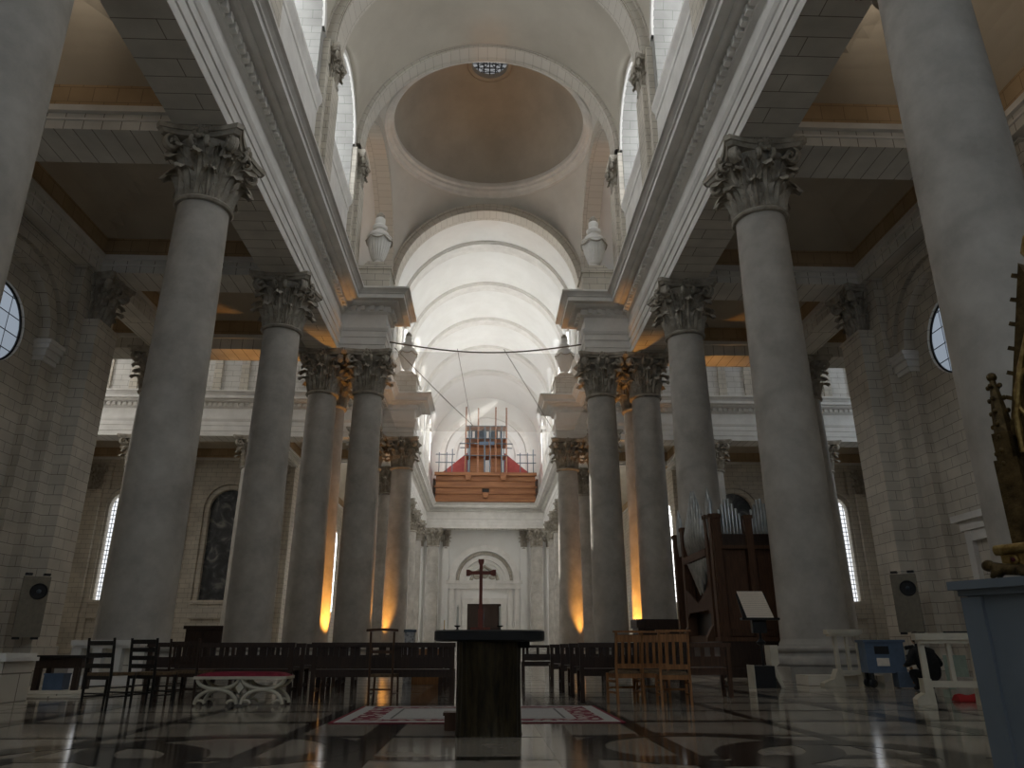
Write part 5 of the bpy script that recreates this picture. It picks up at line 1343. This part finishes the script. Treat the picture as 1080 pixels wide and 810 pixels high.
t = thing('confessional', 'dark brown wooden cabinet behind the left benches under the painting', 'cabinet', (-12.8, 38.0, 0))
b = MB(); b.box(-0.85, 0.85, 0, 0.8, 0, 1.65); b.build('body', M['dkwood'], t)
b = MB(); b.box(-0.95, 0.95, -0.08, 0.85, 1.65, 1.8); b.build('top', M['dkwood'], t)
for q in (-1, 1):
    b = MB(); x0, x1 = sorted((q*0.05, q*0.8)); b.box(x0, x1, -0.03, 0, 0.1, 1.55); d = b.build('door', M['dkwood'], t)
    b = MB(); b.sphere((q*0.12, -0.05, 0.95), 0.03, 8, 6); b.build('knob', M['tin'], d)
t = thing('cabinet', 'dark wooden cabinet at the foot of the outer right crossing column', 'cabinet', (8.3, 37.6, 0))
b = MB(); b.box(-1.0, 0.95, 0, 1.4, 0, 1.72); b.build('body', M['dkwood'], t)
b = MB(); b.box(-1.08, 1.02, -0.06, 1.45, 1.72, 2.1); b.build('top', M['dkwood'], t)
b = MB(); b.box(-0.9, 0.85, -0.03, 0, 0.15, 1.6); b.build('front_panel', M['dkwood'], t)
# patterned drum and orange chest beyond the benches
t = thing('drum_pot', 'grey patterned drum pot seen over the left front bench', 'pot', (-1.74, 20.6, 0))
def mat_pot():
    mt, nt, b = new_mat('patterned_grey'); g = N(nt, 'ShaderNodeTexCoord'); v = N(nt, 'ShaderNodeTexVoronoi'); v.inputs['Scale'].default_value = 14
    nt.links.new(g.outputs['Object'], v.inputs['Vector']); rp = N(nt, 'ShaderNodeValToRGB'); rp.color_ramp.elements[0].color = (0.08, 0.08, 0.09, 1); rp.color_ramp.elements[1].color = (0.5, 0.5, 0.5, 1); rp.color_ramp.elements[1].position = 0.6
    nt.links.new(v.outputs['Distance'], rp.inputs[0]); nt.links.new(rp.outputs[0], b.inputs['Base Color']); return mt
b = MB(); b.lathe([(0.12, 0), (0.14, 0.04), (0.14, 0.8), (0.13, 0.9), (0.15, 1.2)], 32); b.build('body', mat_pot(), t, True)
b = MB(); b.lathe([(0.165, 1.18), (0.165, 1.24), (0.14, 1.25)], 32); b.build('rim', M['steel'], t, True)
t = thing('chest', 'orange-brown wooden chest beyond the left front bench', 'chest', (-1.25, 19.6, 0))
b = MB(); b.box(-0.32, 0.36, 0, 0.5, 0, 0.74); b.build('body', M['honey'], t)
b = MB(); b.box(-0.35, 0.39, -0.03, 0.53, 0.74, 0.79); b.build('lid', M['honey'], t)

# ---- amber uplights at the crossing piers
def uplight(x, y, tx, ty, label, power, sp=50):
    t = thing('uplight', label, 'floodlight', (x, y, 0), 0, 'amber uplights', 1)
    b = MB(); b.box(-0.16, 0.16, -0.12, 0.12, 0.03, 0.2); b.build('housing', M['black'], t)
    b = MB(); b.box(-0.13, 0.13, -0.09, 0.09, 0.2, 0.21); b.build('lens', M['glow'], t)
    b = MB(); b.box(-0.19, -0.165, -0.03, 0.03, 0, 0.16); b.box(0.165, 0.19, -0.03, 0.03, 0, 0.16); b.build('bracket', M['black'], t)
    ld = bpy.data.lights.new('uplight_beam', 'SPOT'); ld.energy = power; ld.color = (1.0, 0.42, 0.07); ld.spot_size = math.radians(sp); ld.spot_blend = 0.6; ld.shadow_soft_size = 0.08
    lo = bpy.data.objects.new('uplight_beam', ld); COL.objects.link(lo); lo.location = (x, y, 0.26)
    lo.rotation_euler = (Vector((tx, ty, 9.0))-Vector((x, y, 0.26))).to_track_quat('-Z', 'Y').to_euler()
for sx in (-1, 1):
    s = side[sx]
    uplight(sx*7.75, YN+1.75, sx*8.8, YN+2.3, 'small black floodlight between the near %s crossing columns' % s, AMBER*5)
    uplight(sx*7.78, YF-1.55, sx*7.75, YF-0.55, 'small black floodlight before the far %s crossing columns' % s, AMBER*3.2)

# ---- warm floodlights on the ledge of the first aisle bays, lighting the ceilings
for sx in (-1, 1):
    s = side[sx]
    t = thing('ceiling_floodlight', 'small floodlight on the ledge of the first %s aisle bay, hidden behind the entablature' % s, 'floodlight', (sx*10.6, 15.8, 17.79), 0, None, 1)
    b = MB(); b.box(-0.15, 0.15, -0.12, 0.12, 0.02, 0.2); b.build('housing', M['black'], t)
    b = MB(); b.box(-0.12, 0.12, -0.09, 0.09, 0.2, 0.21); b.build('lens', M['glow'], t)
    ld = bpy.data.lights.new('ceiling_beam', 'SPOT'); ld.energy = 130; ld.color = (1.0, 0.86, 0.70); ld.spot_size = math.radians(150); ld.spot_blend = 0.8; ld.shadow_soft_size = 0.15
    lo = bpy.data.objects.new('ceiling_beam', ld); COL.objects.link(lo); lo.location = (sx*10.75, 15.8, 18.1)
    lo.rotation_euler = Vector((sx*0.9, 0, 0.7)).to_track_quat('-Z', 'Y').to_euler()
